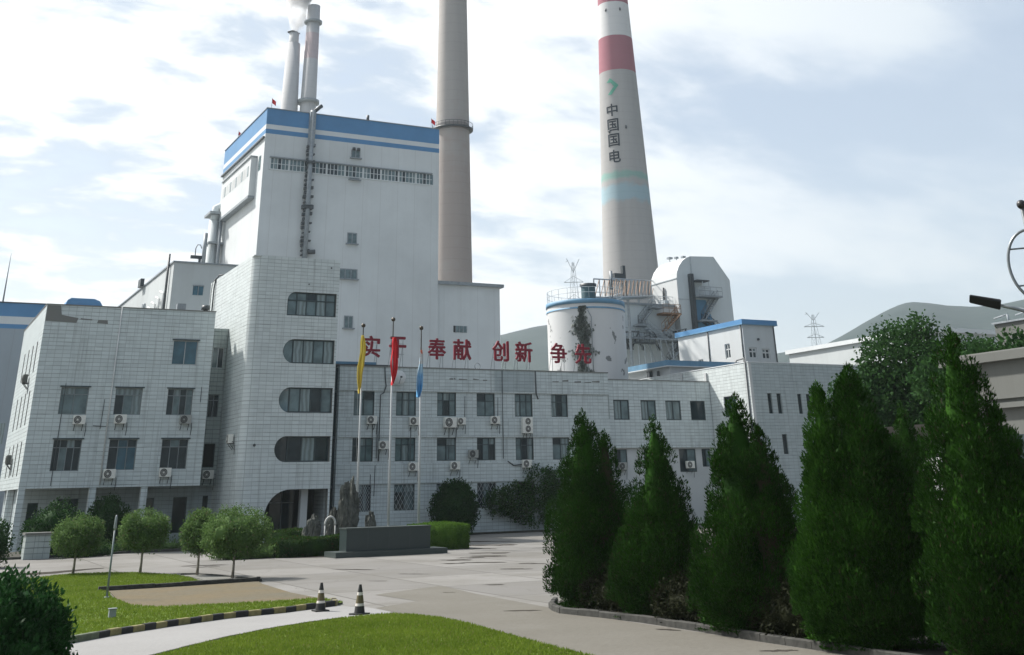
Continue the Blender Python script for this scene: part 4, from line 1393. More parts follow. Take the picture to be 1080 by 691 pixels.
t = thing('boiler_annex', 'lower white annex at the right of the boiler house below the plain chimney', 'building', (74.45, 170, 0))
m = MB(); m.box(74.43, 85.7, 170.4, 186, 0, 33.2, faces='XyYZ'); m.build('wall', 'boiler_white', t)
m = MB(); m.box(74.43, 86.3, 169.9, 186.4, 33.2, 33.7); m.build('roof', 'steel_grey', t)
w = MB(); w.quad([(77.7, 170.37, 25.9), (79.6, 170.37, 25.9), (79.6, 170.37, 26.9), (77.7, 170.37, 26.9)], 'glass_grey'); w.quad([(77.3, 170.37, 25.9), (77.7, 170.37, 25.9), (77.7, 170.37, 26.9), (77.3, 170.37, 26.9)], 'void_dark')
w = w.build('window', None, t)
fr = MB(); [fr.box(x-.05, x+.05, 170.28, 170.36, 25.9, 26.9) for x in (77.7, 78.3, 79.0, 79.6)]; fr.build('frame', 'steel_grey', w)

# ---- turbine hall block ------------------------------------------------------------------
t = thing('turbine_hall', 'pale windowed hall block rising between left office wing and boiler house', 'building', (21.92, 115, 0))
m = MB(); m.box(21.92, 37.5, 115, 150, 0, 23.9); m.build('wall', 'hall_white', t)
m = MB(); m.box(21.8, 37.6, 114.88, 150.1, 23.9, 24.05); m.build('roof', 'steel_grey', t)
m = MB(); m.quad([(24.0, 114.97, 20.9), (25.0, 114.97, 20.9), (25.0, 114.97, 21.75), (24.0, 114.97, 21.75)]); w = m.build('window', 'glass_blue_reflection', t)
m = MB(); m.box(24.46, 24.54, 114.90, 114.965, 20.9, 21.75); m.box(23.95, 25.05, 114.88, 114.965, 21.75, 21.83); m.build('frame', 'steel_grey', w)
for i, y in enumerate((117.6, 119.6, 121.6, 123.4, 125.0)):
    m = MB(); m.tube([(21.7, y, 18), (21.7, y, 21.3-0.25*i), (21.5, y+0.8, 21.6-0.25*i)], 0.11, 6); m.build('wall_pipe', 'pipe_white', t)
m = MB(); m.tube([(21.6, 126.5, 21.2), (21.3, 126.5, 21.2)], 0.4, 8); m.build('wall_fan', 'steel_grey', t)
m = MB(); m.tube([(21.7, 116.7, 18), (21.7, 116.7, 25.0)], 0.12, 6); m.build('drainpipe', 'steel_dark', t)
m = MB(); m.box(21.4, 21.8, 130.0, 131.5, 23.9, 24.7); m.build('roof_hatch', 'steel_dark', t)

# gantry with a lamp on the turbine hall roof
t = thing('roof_crane', 'dark hoist arm with a hooked top on the turbine hall roof', 'hoist', (24.4, 118, 24.05))
m = MB(); m.tube([(25.0, 118, 24.05), (25.0, 118, 25.2)], 0.14, 8); m.build('post', 'steel_dark', t)
m = MB(); m.box(24.05, 25.2, 117.85, 118.15, 24.95, 25.25); m.build('arm', 'steel_dark', t)
m = MB(); m.tube([(24.5, 118, 25.2), (24.5, 118, 26.0), (24.65, 118, 26.35), (24.95, 118, 26.35), (25.1, 118, 26.0)], 0.045, 6); m.build('hook_pipe', 'steel_dark', t)

t = thing('blue_hall', 'long hall with blue and white bands at the far left edge', 'building', (-60, 150, 0))
m = MB()
for z0, z1, mt in ((0, 21.6, 'hall_blue_grey'), (21.6, 22.1, 'blue_paint'), (22.1, 22.97, 'band_white'), (22.97, 24.5, 'blue_paint')):
    m.box(-60, 21.8, 151, 176, z0, z1, mt, 'xXyYZ' if z1 > 24 else 'xXyY')
m.build('wall', None, t)
m = MB(); m.box(-60.1, 21.85, 150.9, 176.1, 24.5, 24.62); m.build('roof', 'steel_dark', t)
m = MB()
pr = [(16.3, 24.62), (20.7, 24.62), (20.3, 25.2), (19.6, 25.45), (16.9, 25.45), (16.5, 25.2)]
m.quad([(x, 151.1, z) for x, z in pr]); m.quad([(x, 155, z) for x, z in pr])
for (xa, za), (xb, zb) in zip(pr, pr[1:]+pr[:1]): m.quad([(xa, 151.1, za), (xb, 151.1, zb), (xb, 155, zb), (xa, 155, za)])
m.build('roof_hood', 'blue_paint', t)
m = MB()
for i in range(9):
    x = 3+i*1.0
    m.quad([(x, 150.97, 9.0), (x+0.7, 150.97, 9.0), (x+0.7, 150.97, 11.2), (x, 150.97, 11.2)])
m.build('window_strip', 'curtain_glass', t)
t = thing('lightning_mast', 'thin lightning rod above the blue hall at the far left', 'mast', (9.25, 152, 24.6))
m = MB(); m.tube([(9.25, 152, 24.6), (9.25, 152, 30.5)], [0.10, 0.03], 6); m.build('rod', 'steel_grey', t)

# ---- chimneys -------------------------------------------------------------------------------
CH1 = (107.2, 236.9)
t = thing('chimney', 'plain brownish concrete chimney right behind the boiler house', 'chimney', (*CH1, 0), 'chimneys of the power plant')
r1 = lambda z: 3.50+(115.2-z)*0.0148
m = MB(); m.lathe([(r1(z), z) for z in (0, 40, 80, 120, 150)], *CH1, 48, 'chimney_plain'); m.lathe([(r1(150), 150), (r1(150)-0.5, 150), (r1(150)-0.5, 140)], *CH1, 48, 'chimney_plain'); m.build('shaft', None, t)
m = MB(); m.lathe([(r1(81), 80.9), (r1(81)+0.9, 80.9), (r1(81)+0.9, 81.2), (r1(81), 81.2)], *CH1, 48)
for k in range(32):
    a = 2*math.pi*k/32; R_ = r1(81)+0.88
    m.tube([(CH1[0]+R_*math.cos(a), CH1[1]+R_*math.sin(a), 81.2), (CH1[0]+R_*math.cos(a), CH1[1]+R_*math.sin(a), 82.3)], 0.04, 4)
m.lathe([(r1(81)+0.85, 82.25), (r1(81)+0.91, 82.25), (r1(81)+0.91, 82.35), (r1(81)+0.85, 82.35)], *CH1, 48)
m.build('gallery', 'steel_dark', t)

CH2 = (186.5, 284.2)
r2 = lambda z: 4.95+(148-z)*0.0370
ban = thing('chimney', 'tall tapering chimney with red and white rings and dark lettering', 'chimney', (*CH2, 0), 'chimneys of the power plant')
m = MB(); m.lathe([(r2(z), z) for z in (0, 30, 62, 90, 123, 150, 180)], *CH2, 64, 'chimney_banded'); m.build('shaft', None, ban)


# the painted characters: text meshes bent round the shaft
def text_mesh(ch, extrude=0.0, bold=0.0):
    cu = bpy.data.curves.new('lettering', 'FONT')
    cu.body = ch
    cu.size = 1.0
    cu.extrude = extrude
    cu.offset = bold
    cu.resolution_u = 2
    o = bpy.data.objects.new('lettering', cu)
    COL.objects.link(o)
    dg = bpy.context.evaluated_depsgraph_get()
    me = bpy.data.meshes.new_from_object(o.evaluated_get(dg))
    V = np.array([v.co[:] for v in me.vertices])
    F = [tuple(p.vertices) for p in me.polygons]
    bpy.data.objects.remove(o)
    bpy.data.curves.remove(cu)
    bpy.data.meshes.remove(me)
    lo, hi = V.min(0), V.max(0)
    V[:, :2] = (V[:, :2]-lo[:2])/(hi[:2]-lo[:2])-0.5          # normalised to a unit square
    return V, F


to_cam = math.atan2(-CH2[1], -CH2[0])          # direction from the shaft to the viewer


def on_shaft(u, z, lift=0.06):
    a = to_cam+u/r2(z)
    R_ = r2(z)+lift
    return (CH2[0]+R_*math.cos(a), CH2[1]+R_*math.sin(a), z)


def paint_on_shaft(name, polys, mat, cut=0.3):
    """flat outlines (metres along the curve, height) cut into strips and bent round the shaft"""
    bm = bmesh.new()
    for pl in polys:
        try: bm.faces.new([bm.verts.new((x, y, 0)) for x, y in pl])
        except ValueError: pass
    xs = [v.co.x for v in bm.verts]
    for xc in np.arange(min(xs)+cut, max(xs), cut):
        bmesh.ops.bisect_plane(bm, geom=bm.verts[:]+bm.edges[:]+bm.faces[:], plane_co=(xc, 0, 0), plane_no=(1, 0, 0))
    bmesh.ops.triangulate(bm, faces=bm.faces[:])
    m = MB()
    for f in bm.faces: m.quad([on_shaft(v.co.x, v.co.y, 0.09) for v in f.verts])
    bm.free()
    return m.build(name, mat, ban)


for ch, z in zip('中国国电', (108.4, 103.5, 98.7, 93.6)):
    V, F = text_mesh(ch, 0, 0.0)
    polys = []
    for ox, oy in ((0, 0), (.02, 0), (-.02, 0), (0, .018), (0, -.018)):
        polys += [[((V[i][0]+ox)*3.6-2.55, (V[i][1]+oy)*3.9+z) for i in f] for f in F]
    paint_on_shaft('lettering', polys, 'chimney_text')
# green arrow head emblem above the characters: two limbs of a chevron
paint_on_shaft('emblem', [[(-3.9, 117.5), (-2.5, 118.9), (0.1, 116.3), (-1.4, 116.0), (-2.4, 117.4)],
                          [(0.1, 116.3), (-1.4, 116.0), (-3.6, 113.4), (-2.2, 113.4)]], 'emblem_green', 0.25)
m = MB()
for u, z in ((-3.8, 102), (1.5, 103), (-2.5, 143), (2.2, 143)):
    p = on_shaft(u, z, 0.1); m.tube([p, (p[0], p[1], z-0.9)], 0.3, 6)
m.build('lamp', 'steel_dark', ban)

for (x, y, ztop, rt, rb, z1, lab) in ((113.9, 404.4, 163.4, 2.6, 3.25, 136, 'left one of two slim far chimneys, with a narrower top section'),
                                      (120.7, 402.4, 180, 2.45, 3.05, 138, 'right one of two slim far chimneys, taller and with a ring')):
    t = thing('chimney', lab, 'chimney', (x, y, 0), 'chimneys of the power plant')
    k = (rb-rt)/(ztop-z1)
    m = MB(); m.lathe([(rt+(ztop-z)*k, z) for z in (0, 60, 120, ztop)]+[(rt-0.4, ztop)], x, y, 28, 'chimney_far' if ztop < 170 else 'chimney_far_ringed')
    if ztop < 170: m.lathe([(rt-0.7, ztop), (rt-0.75, ztop+4.6), (rt-1.1, ztop+4.6), (rt-1.1, ztop)], x, y, 28, 'chimney_far')
    m.build('shaft', None, t)
    m = MB(); zr = 172.5 if ztop > 170 else 160
    if ztop > 170:
        m.lathe([(rt+.3, zr), (rt+1.1, zr), (rt+1.1, zr+.9), (rt+.3, zr+.9)], x, y, 24); m.build('gallery', 'steel_grey', t)
        m = MB(); m.lathe([(3.0, 139), (4.2, 139), (4.2, 140.2), (3, 140.2)], x, y, 24); m.build('gallery', 'steel_grey', t)

# ---- silo --------------------------------------------------------------------------------------
SC = (59.9, 100.0)
silo = thing('silo', 'round white silo with peeling paint and a blue rim', 'silo', (*SC, 0))
m = MB(); m.lathe([(3.88, 0), (3.88, 19.25)], *SC, 56, 'silo_white'); m.build('wall', None, silo)
m = MB()
m.lathe([(3.93, 18.72), (3.93, 18.86), (3.885, 18.86)], *SC, 56, 'blue_faded'); m.lathe([(3.92, 19.2), (3.96, 19.2), (3.96, 19.62), (3.5, 19.68), (0.01, 19.85)], *SC, 56, 'blue_faded')
m.build('rim', None, silo)
m = MB()
for k in range(22):
    a = 2*math.pi*k/22; m.tube([(SC[0]+3.8*math.cos(a), SC[1]+3.8*math.sin(a), 19.7), (SC[0]+3.8*math.cos(a), SC[1]+3.8*math.sin(a), 20.75)], 0.02, 4)
for z in (20.25, 20.75):
    m.tube([(SC[0]+3.8*math.cos(2*math.pi*k/40), SC[1]+3.8*math.sin(2*math.pi*k/40), z) for k in range(41)], 0.02, 4)
m.build('railing', 'steel_pale', silo)
t = thing('hopper_drum', 'dark grey drum on top of the silo', 'drum', (59.75, 99, 19.8))
m = MB(); m.lathe([(0.72, 19.7), (0.72, 21.2)], 59.75, 99, 20); m.build('shell', 'drum_teal', t)
m = MB(); m.lathe([(0.85, 21.2), (0.85, 21.42), (0.01, 21.55)], 59.75, 99, 20); m.build('lid', 'steel_dark', t)
# creeper that climbs the silo
rs_ = np.random.RandomState(21)
C, D = [], []
for i in range(2300):
    zz = rs_.uniform(12.0, 18.9)
    wd = (0.34 if zz > 18 else 1.0 if zz > 14.0 else 0.8)*(0.8+0.3*math.sin(zz*3.1))
    off = rs_.normal()*0.42*wd + 0.15*math.sin(zz*1.7)
    a = math.atan2(-1, -0.76) + 0.02 + off/3.88
    C.append((SC[0]+3.93*math.cos(a), SC[1]+3.93*math.sin(a), zz)); D.append((math.cos(a)*.5+rs_.normal()*.4, math.sin(a)*.5+rs_.normal()*.4, -0.6+rs_.normal()*.4))
v = cards(rs_, np.array(C), np.array(D), 0.30, 0.20)
simple('dry_creeper', (0.19, 0.215, 0.195), 0.9, var=0.3, scale=3)
tag(mesh_np('creeper', v, card_quads(v), 'dry_creeper', None, (59.9, 96.1, 12)), 'dry grey creeper climbing the face of the white silo', 'plant')
m = MB(); m.tube([(58.0, 96.42, 18.5), (58.3, 96.3, 17.9), (58.25, 96.3, 13)], 0.05, 6); m.build('cable', 'steel_grey', silo)

# ---- absorber tank building behind silo and its stairs ------------------------------------------------
tank = thing('absorber_building', 'pale grey windowless process building behind the silo', 'building', (76, 126, 0))
m = MB(); m.box(77.0, 89.1, 126.0, 138, 0, 24.25); m.build('wall', 'duct_grey', tank)
m = MB(); m.box(76.9, 89.15, 125.8, 138.1, 24.25, 24.5, 'steel_grey')
for i in range(13):
    x = 77.1+i*0.99; m.tube([(x, 125.95, 24.5), (x, 125.95, 25.5)], 0.03, 4, 'steel_pale')
for z in (25.0, 25.5): m.tube([(77.1, 125.95, z), (89.1, 125.95, z)], 0.035, 4, 'steel_pale')
m.build('roof', None, tank)


def flight(mb, a, b, w=0.9, mat='steel_grey'):
    """open steel stair flight from a to b in the xz plane of a wall, with rails and treads"""
    a, b = Vector(a), Vector(b)
    for dy in (-0.05, -w):
        o = Vector((0, dy, 0))
        mb.bar(a+o, b+o, 0.16, mat)
        mb.bar(a+o+Vector((0, 0, 1.0)), b+o+Vector((0, 0, 1.0)), 0.06, mat)
        for k in range(6):
            p = a.lerp(b, k/5)+o
            mb.bar(p, p+Vector((0, 0, 1.0)), 0.05, mat)
    n = max(3, int(abs(b.z-a.z)/0.28))
    for k in range(n):
        p = a.lerp(b, (k+.5)/n)
        mb.box(p.x-0.14, p.x+0.14, p.y-w, p.y-0.05, p.z-0.02, p.z+0.02, mat)


def deck(mb, x0, x1, y0, y1, z, mat='steel_grey', rail=True):
    mb.box(x0, x1, y0, y1, z-0.22, z, mat)
    if rail:
        n = max(2, int((x1-x0)/0.8))
        for k in range(n+1):
            x = x0+(x1-x0)*k/n
            mb.bar((x, y0+.03, z), (x, y0+.03, z+1.05), 0.045, mat)
        for zz in (0.55, 1.05): mb.bar((x0, y0+.03, z+zz), (x1, y0+.03, z+zz), 0.045, mat)


st = thing('steel_stair', 'zigzag steel stairs and landings on the process building wall', 'stairs', (84, 125, 0))
m = MB()
Yb = 125.9
flight(m, (83.3, Yb, 21.9), (85.5, Yb, 24.1)); flight(m, (83.3, Yb, 21.9), (86.4, Yb, 19.9), mat='steel_pale')
m.build('flight', None, st)
m = MB(); flight(m, (88.6, Yb-1.2, 23.1), (86.0, Yb-1.2, 20.9), mat='rust'); flight(m, (86.2, Yb-1.2, 20.7), (88.9, Yb-1.2, 19.3), mat='steel_grey'); m.build('flight', None, st)
m = MB(); flight(m, (86.4, Yb-1.0, 16.9), (88.9, Yb-1.0, 19.5), mat='steel_grey'); flight(m, (86.4, Yb-1.2, 16.9), (88.8, Yb-1.2, 14.6), mat='steel_dark'); m.build('flight', None, st)
m = MB(); deck(m, 86.2, 89.0, 124.3, 125.9, 23.25, 'rust'); m.build('landing', None, st)
m = MB(); deck(m, 84.8, 86.6, 124.6, 125.9, 24.0); m.build('landing', None, st)
m = MB(); deck(m, 82.4, 83.8, 124.6, 125.9, 21.7); m.build('landing', None, st)
m = MB(); deck(m, 78.6, 88.2, 123.2, 125.9, 19.9, 'steel_grey'); deck(m, 80.2, 83.4, 122.5, 123.2, 19.3, 'steel_dark')
for x in (80.4, 81.4, 82.3, 83.2, 84.8, 86.6): m.bar((x, 123.4, 12), (x, 123.4, 19.7), 0.13, 'steel_pale')
for x in (82.6, 84.2, 85.4): m.bar((x, 123.3, 19.7), (x+2.2, 123.3, 14.5), 0.12, 'steel_grey')
m.build('platform', None, st)
rs = random.Random(17)
m = MB()
m.tube([(78.7, 125.3, 22.2), (80.4, 125.2, 19.9), (80.7, 125.2, 14)], 0.16, 8, 'steel_dark'); m.tube([(78.7, 124.9, 21.6), (80.0, 124.8, 19.6), (80.2, 124.8, 14)], 0.12, 8, 'steel_grey')
for i in range(16):
    x = rs.uniform(79, 87.6); z = rs.uniform(19.6, 20.9); m.tube([(x, 123.6+rs.uniform(0, 1.6), z), (x+rs.uniform(.4, 1.6), 123.6+rs.uniform(0, 1.6), z+rs.uniform(-.3, .4)), (x+rs.uniform(.4, 1.6), 124, 18.5)], rs.uniform(.05, .16), 6, rs.choice(['steel_grey', 'steel_dark', 'steel_pale']))
tag(m.build('process_pipes', None, base=(80, 124, 14)), 'tangle of grey process pipes beside the silo below the stairs', 'pipes')

# lattice conveyor gallery over the silo
g = thing('conveyor_gallery', 'open lattice conveyor gallery running from silo drum towards the banded chimney', 'gallery', (72, 118, 20))
m = MB()
A0, A1 = Vector((61.8, 101.2, 20.5)), Vector((88.8, 133.0, 26.6))
B0, B1 = A0+Vector((0, 0, 1.9)), A1+Vector((0, 0, 2.0))
for off in (Vector((0, 0, 0)), Vector((1.6, -0.9, 0))):
    m.bar(A0+off, A1+off, 0.14, 'steel_grey'); m.bar(B0+off, B1+off, 0.10, 'steel_grey')
    n = 11
    for k in range(n+1):
        a, b = (A0+off).lerp(A1+off, k/n), (B0+off).lerp(B1+off, k/n)
        m.bar(a, b, 0.09, 'steel_grey' if k % 3 else 'steel_dark')
        if k < n: m.bar(a, (B0+off).lerp(B1+off, (k+1)/n), 0.06, 'rust')
m.build('lattice', None, g)
m = MB()
for k in range(12):
    p = A0.lerp(A1, (k+.5)/12)
    m.box(p.x-.7, p.x+1.8, p.y-.8, p.y+.7, p.z-.12, p.z-.04, 'steel_grey')
m.build('deck', None, g)
m = MB()
for k in (4, 7, 10):
    p = A0.lerp(A1, k/11); m.bar((p.x, p.y, 0), p, 0.3, 'steel_grey')
m.build('trestle', None, g)
m = MB(); m.box(77.3, 78.9, 121.5, 122.8, 26.4, 27.2, 'steel_dark'); m.box(79.2, 79.6, 122.5, 123, 26.6, 28.4, 'steel_dark'); m.tube([(75.5, 119.5, 24.8), (75.5, 119.5, 27.0)], 0.2, 6, 'steel_grey')
m.build('machinery', None, g)

# ---- vaulted filter house ----------------------------------------------------------------------------
fg = thing('filter_house', 'white filter house with one rounded and one slanted shoulder and stairs', 'building', (89.2, 125, 0))
prof = [(89.2, 0), (89.2, 27.7), (89.35, 28.6), (89.75, 29.4), (90.4, 30.15), (91.1, 30.6), (91.9, 30.82), (95.6, 31.0), (97.95, 28.05), (98.15, 0)]
m = MB()
y0, y1 = 125.0, 131.1
b = len(m.v)
m.quad([(x, y0, z) for x, z in prof], 'duct_grey'); m.quad([(x, y1, z) for x, z in prof], 'hall_white')
for (xa, za), (xb, zb) in zip(prof, prof[1:]):
    m.quad([(xa, y0, za), (xb, y0, zb), (xb, y1, zb), (xa, y1, za)], 'panel_white')
m.build('wall', None, fg)
m = MB()
for z in (27.75,): m.box(89.12, 89.2, y0, y1, z, z+0.1)
m.box(91.55, 91.75, 124.94, 125.0, 27.8, 30.8); m.box(89.16, 91.5, 124.95, 125.0, 25.1, 25.2)
m.build('panel_seam', 'steel_pale', fg)
m = MB(); m.quad([(91.3, 124.97, 19.5), (95.5, 124.97, 19.5), (93.6, 124.97, 25.2), (91.3, 124.97, 25.2)]); m.build('blue_panel', 'blue_faded', fg)
st2 = thing('steel_stair', 'dark ladder shaft with balcony and stairs on the vaulted filter house', 'stairs', (91.2, 124.8, 20))
m = MB(); m.box(91.0, 91.5, 124.3, 124.96, 19.0, 28.4); m.build('ladder_shaft', 'steel_dark', st2)
m = MB(); deck(m, 91.5, 95.3, 123.4, 124.96, 25.6, 'steel_grey'); m.box(91.5, 93.5, 123.6, 124.9, 27.4, 27.55, 'steel_dark')
for x in (92.4, 93.4): m.bar((x, 123.7, 25.6), (x, 123.7, 27.4), 0.1, 'steel_pale')
m.bar((91.6, 123.7, 26.5), (93.4, 123.7, 26.5), 0.08, 'steel_pale')
m.build('landing', None, st2)
m = MB(); flight(m, (95.0, 124.9, 25.4), (92.6, 124.9, 22.6)); flight(m, (92.6, 124.9, 22.4), (95.6, 124.9, 20.6), mat='steel_dark'); m.build('flight', None, st2)
m = MB(); m.box(91.7, 94.2, 123.6, 124.9, 22.3, 22.5); m.build('landing', 'steel_grey', st2)
m = MB(); m.tube([(89.0, 128.0, 25.1), (89.0, 128.0, 27.0)], 0.16, 6, 'steel_dark'); m.box(88.6, 89.19, 127.3, 128.9, 24.2, 25.3, 'steel_pale'); m.box(88.95, 89.19, 126.2, 127.9, 20.5, 24.3, 'rust')
tag(m.build('wall_vent', None, base=(89, 128, 24)), 'rusty vent box high on the lit side of the vaulted filter house', 'vent')
m = MB()
for (x, y, s) in ((91.6, 129.6, 0.30), (92.3, 129.0, 0.22), (92.9, 128.2, 0.25)):
    m.tube([(x, y, 30.8), (x, y, 31.25)], 0.05, 5); m.box(x-s, x+s, y-s, y+s, 31.2, 31.45)
tag(m.build('roof_lights', 'steel_grey', base=(92, 129, 30.8)), 'row of tiny dark lamps on the roof of the vaulted filter house', 'lamps')

# ---- white block with blue roof edge --------------------------------------------------------------------
wb = thing('white_block', 'plain white block with blue roof edge above the tiled corner block', 'building', (79.4, 100, 0))
m = MB()
FW = [(79.95, 81.0, 15.05, 16.15), (81.7, 82.75, 15.0, 16.08)]
wall_panel(m, (0, 100, 0), *FRONT, 79.4, 83.7, 12.0, 18.5, FW, 0.15, 'hall_white')
wall_panel(m, (79.4, 0, 0), *LEFT, 100, 112, 12.0, 18.5, [(102.5, 103.4, 15.3, 16.8), (107.5, 108.4, 14.9, 15.7)], 0.15, 'panel_white')
shell(m, 79.4, 83.7, 100, 112, 12.0, 18.5, 'hall_white', 'xy')
m.build('wall', None, wb)
m = MB(); m.box(79.2, 84.0, 99.75, 112.3, 18.5, 18.98, 'blue_paint'); m.box(79.18, 84.02, 99.73, 112.32, 18.44, 18.52, 'blue_faded'); m.build('roof', None, wb)
for h in FW: window(wb, (0, 100, 0), *FRONT, h, cols=2, split=0.62, panes=['glass_dark'], frame='panel_white', bar=0.12)
window(wb, (79.4, 0, 0), *LEFT, (102.5, 103.4, 15.3, 16.8), cols=2, split=0.62, panes=['glass_dark'], frame='panel_white', bar=0.10)
window(wb, (79.4, 0, 0), *LEFT, (107.5, 108.4, 14.9, 15.7), cols=2, split=0.0, panes=['glass_dark'], frame='panel_white', bar=0.10)
for x, y in ((79.33, 100.25), (79.33, 106.2), (83.57, 99.93)):
    m = MB(); m.tube([(x, y, 18.4), (x, y, 12.6)], 0.07, 6); m.build('downpipe', 'steel_dark', wb)
m = MB(); m.tube([(81.3, 100.0, 17.0), (81.3, 99.8, 17.0)], 0.12, 8); m.build('wall_lamp', 'steel_dark', wb)

# ---- far buildings -----------------------------------------------------------------------------------------
t = thing('coal_shed', 'long pale far shed roof below the hill, right of the white block', 'building', (215, 222, 0))
m = MB()
pts = [(220, 24.6), (228, 27.4), (238, 29.0), (250, 29.4), (262, 27)]
for (ya, za), (yb, zb) in zip(pts, pts[1:]): m.quad([(176, ya, za-1.0), (262, ya, za+3), (262, yb, zb+3), (176, yb, zb-1.0)])
m.quad([(176, 220, 0), (262, 220, 0), (262, 220, 27.6), (176, 220, 23.6)])
m.build('roof', 'far_roof', t)
t = thing('far_block', 'pale far building below the hill behind the broad tree', 'building', (125, 120, 0))
m = MB(); m.box(128, 146, 120, 150, 0, 21.9, 'hall_white'); m.box(127.6, 146.4, 119.6, 150.4, 21.9, 22.5, 'band_white'); m.build('wall', None, t)
t = thing('far_block', 'beige far building with rooftop pipes at the right edge', 'building', (72, 76, 0))
m = MB(); m.box(90, 104, 50, 76.2, 0, 15.9); m.build('wall', 'parapet_concrete', t)
m = MB(); m.box(89.8, 104, 49.8, 76.3, 15.9, 16.05)
for y in (70, 72.5, 75): m.tube([(90.6, y, 16.0), (90.6, y, 16.7)], 0.10, 6); m.tube([(90.6, y, 16.7), (90.6, y+1.6, 16.5)], 0.07, 6)
m.build('roof_pipes', 'steel_grey', t)


def pylon(x, y, z0, H, w, label):
    t = thing('power_pylon', label, 'pylon', (x, y, z0), 'power pylons on the hills')
    m = MB()
    c = [(-1, -1), (1, -1), (1, 1), (-1, 1)]
    L = [0, .25, .45, .62, .76, .88, 1.0]
    W_ = lambda q: w*(1-q)**0.9*0.5+0.5
    for (a, b) in zip(L, L[1:]):
        for i in range(4):
            p, q = c[i], c[(i+1) % 4]
            P = lambda s, k: (x+s[0]*W_(k), y+s[1]*W_(k), z0+H*k)
            m.bar(P(p, a), P(p, b), 0.20); m.bar(P(p, a), P(q, b), 0.10)
    m.build('tower', 'steel_grey', t)
    for k, ln in ((0.62, 5.0), (0.80, 6.0)):
        m = MB()
        m.bar((x-ln, y+ln*.5, z0+H*k), (x+ln, y-ln*.5, z0+H*k), 0.35); m.bar((x-ln, y+ln*.5, z0+H*k), (x, y, z0+H*(k+.06)), 0.2); m.bar((x+ln, y-ln*.5, z0+H*k), (x, y, z0+H*(k+.06)), 0.2)
        m.build('crossarm', 'steel_grey', t)
    m = MB()
    m.bar((x, y, z0+H*.90), (x-4, y+2, z0+H*1.04), 0.3); m.bar((x, y, z0+H*.90), (x+4, y-2, z0+H*1.03), 0.3); m.bar((x-4.6, y+2.3, z0+H*1.0), (x-3, y+1.5, z0+H*1.02), 0.2)
    m.build('crossarm', 'steel_grey', t)


pylon(405, 690, 78, 68, 9, 'grey lattice power pylon above the silo left of the banded chimney')
pylon(533, 596, 66, 38, 6, 'faint lattice power pylon above the far shed left of the broad tree')

# ---- gate house wall on the right ------------------------------------------------------------------------
gh = thing('gate_building', 'weathered concrete building with a heavy parapet behind the rightmost cypress', 'building', (36.5, 33, 0))
m = MB(); m.box(36.6, 46, 10, 33.5, 0, 6.92); m.build('wall', 'parapet_concrete', gh)
m = MB(); m.box(36.3, 46.3, 9.8, 33.8, 6.92, 7.22, 'parapet_concrete'); m.box(36.36, 46.2, 9.9, 33.7, 7.22, 7.27, 'bare_cement'); m.box(36.45, 46.1, 9.95, 33.65, 5.62, 5.74, 'parapet_concrete'); m.box(36.35, 46.15, 9.93, 33.7, 5.30, 5.48, 'parapet_concrete')
m.build('parapet', None, gh)
for y in (14, 19, 24, 29):
    m = MB(); m.quad([(36.58, y, 1.2), (36.58, y+2.4, 1.2), (36.58, y+2.4, 4.4), (36.58, y, 4.4)]); m.build('window', 'glass_dark', gh)
hut = thing('small_hut', 'small white gabled hut glimpsed between the last two cypresses', 'building', (46, 46, 0))
m = MB(); m.quad([(47.3, 45, 0), (50.5, 45, 0), (50.5, 45, 4.1), (47.3, 45, 5.2)]); m.box(47.3, 50.5, 45, 50, 0, 4.0, faces='xXY'); m.build('wall', 'panel_white', hut)
m = MB(); m.quad([(46.9, 44.8, 5.55), (50.9, 44.8, 4.15), (50.9, 50.2, 4.15), (46.9, 50.2, 5.55)]); m.quad([(46.9, 44.8, 5.3), (50.9, 44.8, 3.9), (50.9, 44.8, 4.15), (46.9, 44.8, 5.55)]); m.build('roof', 'hut_roof', hut)

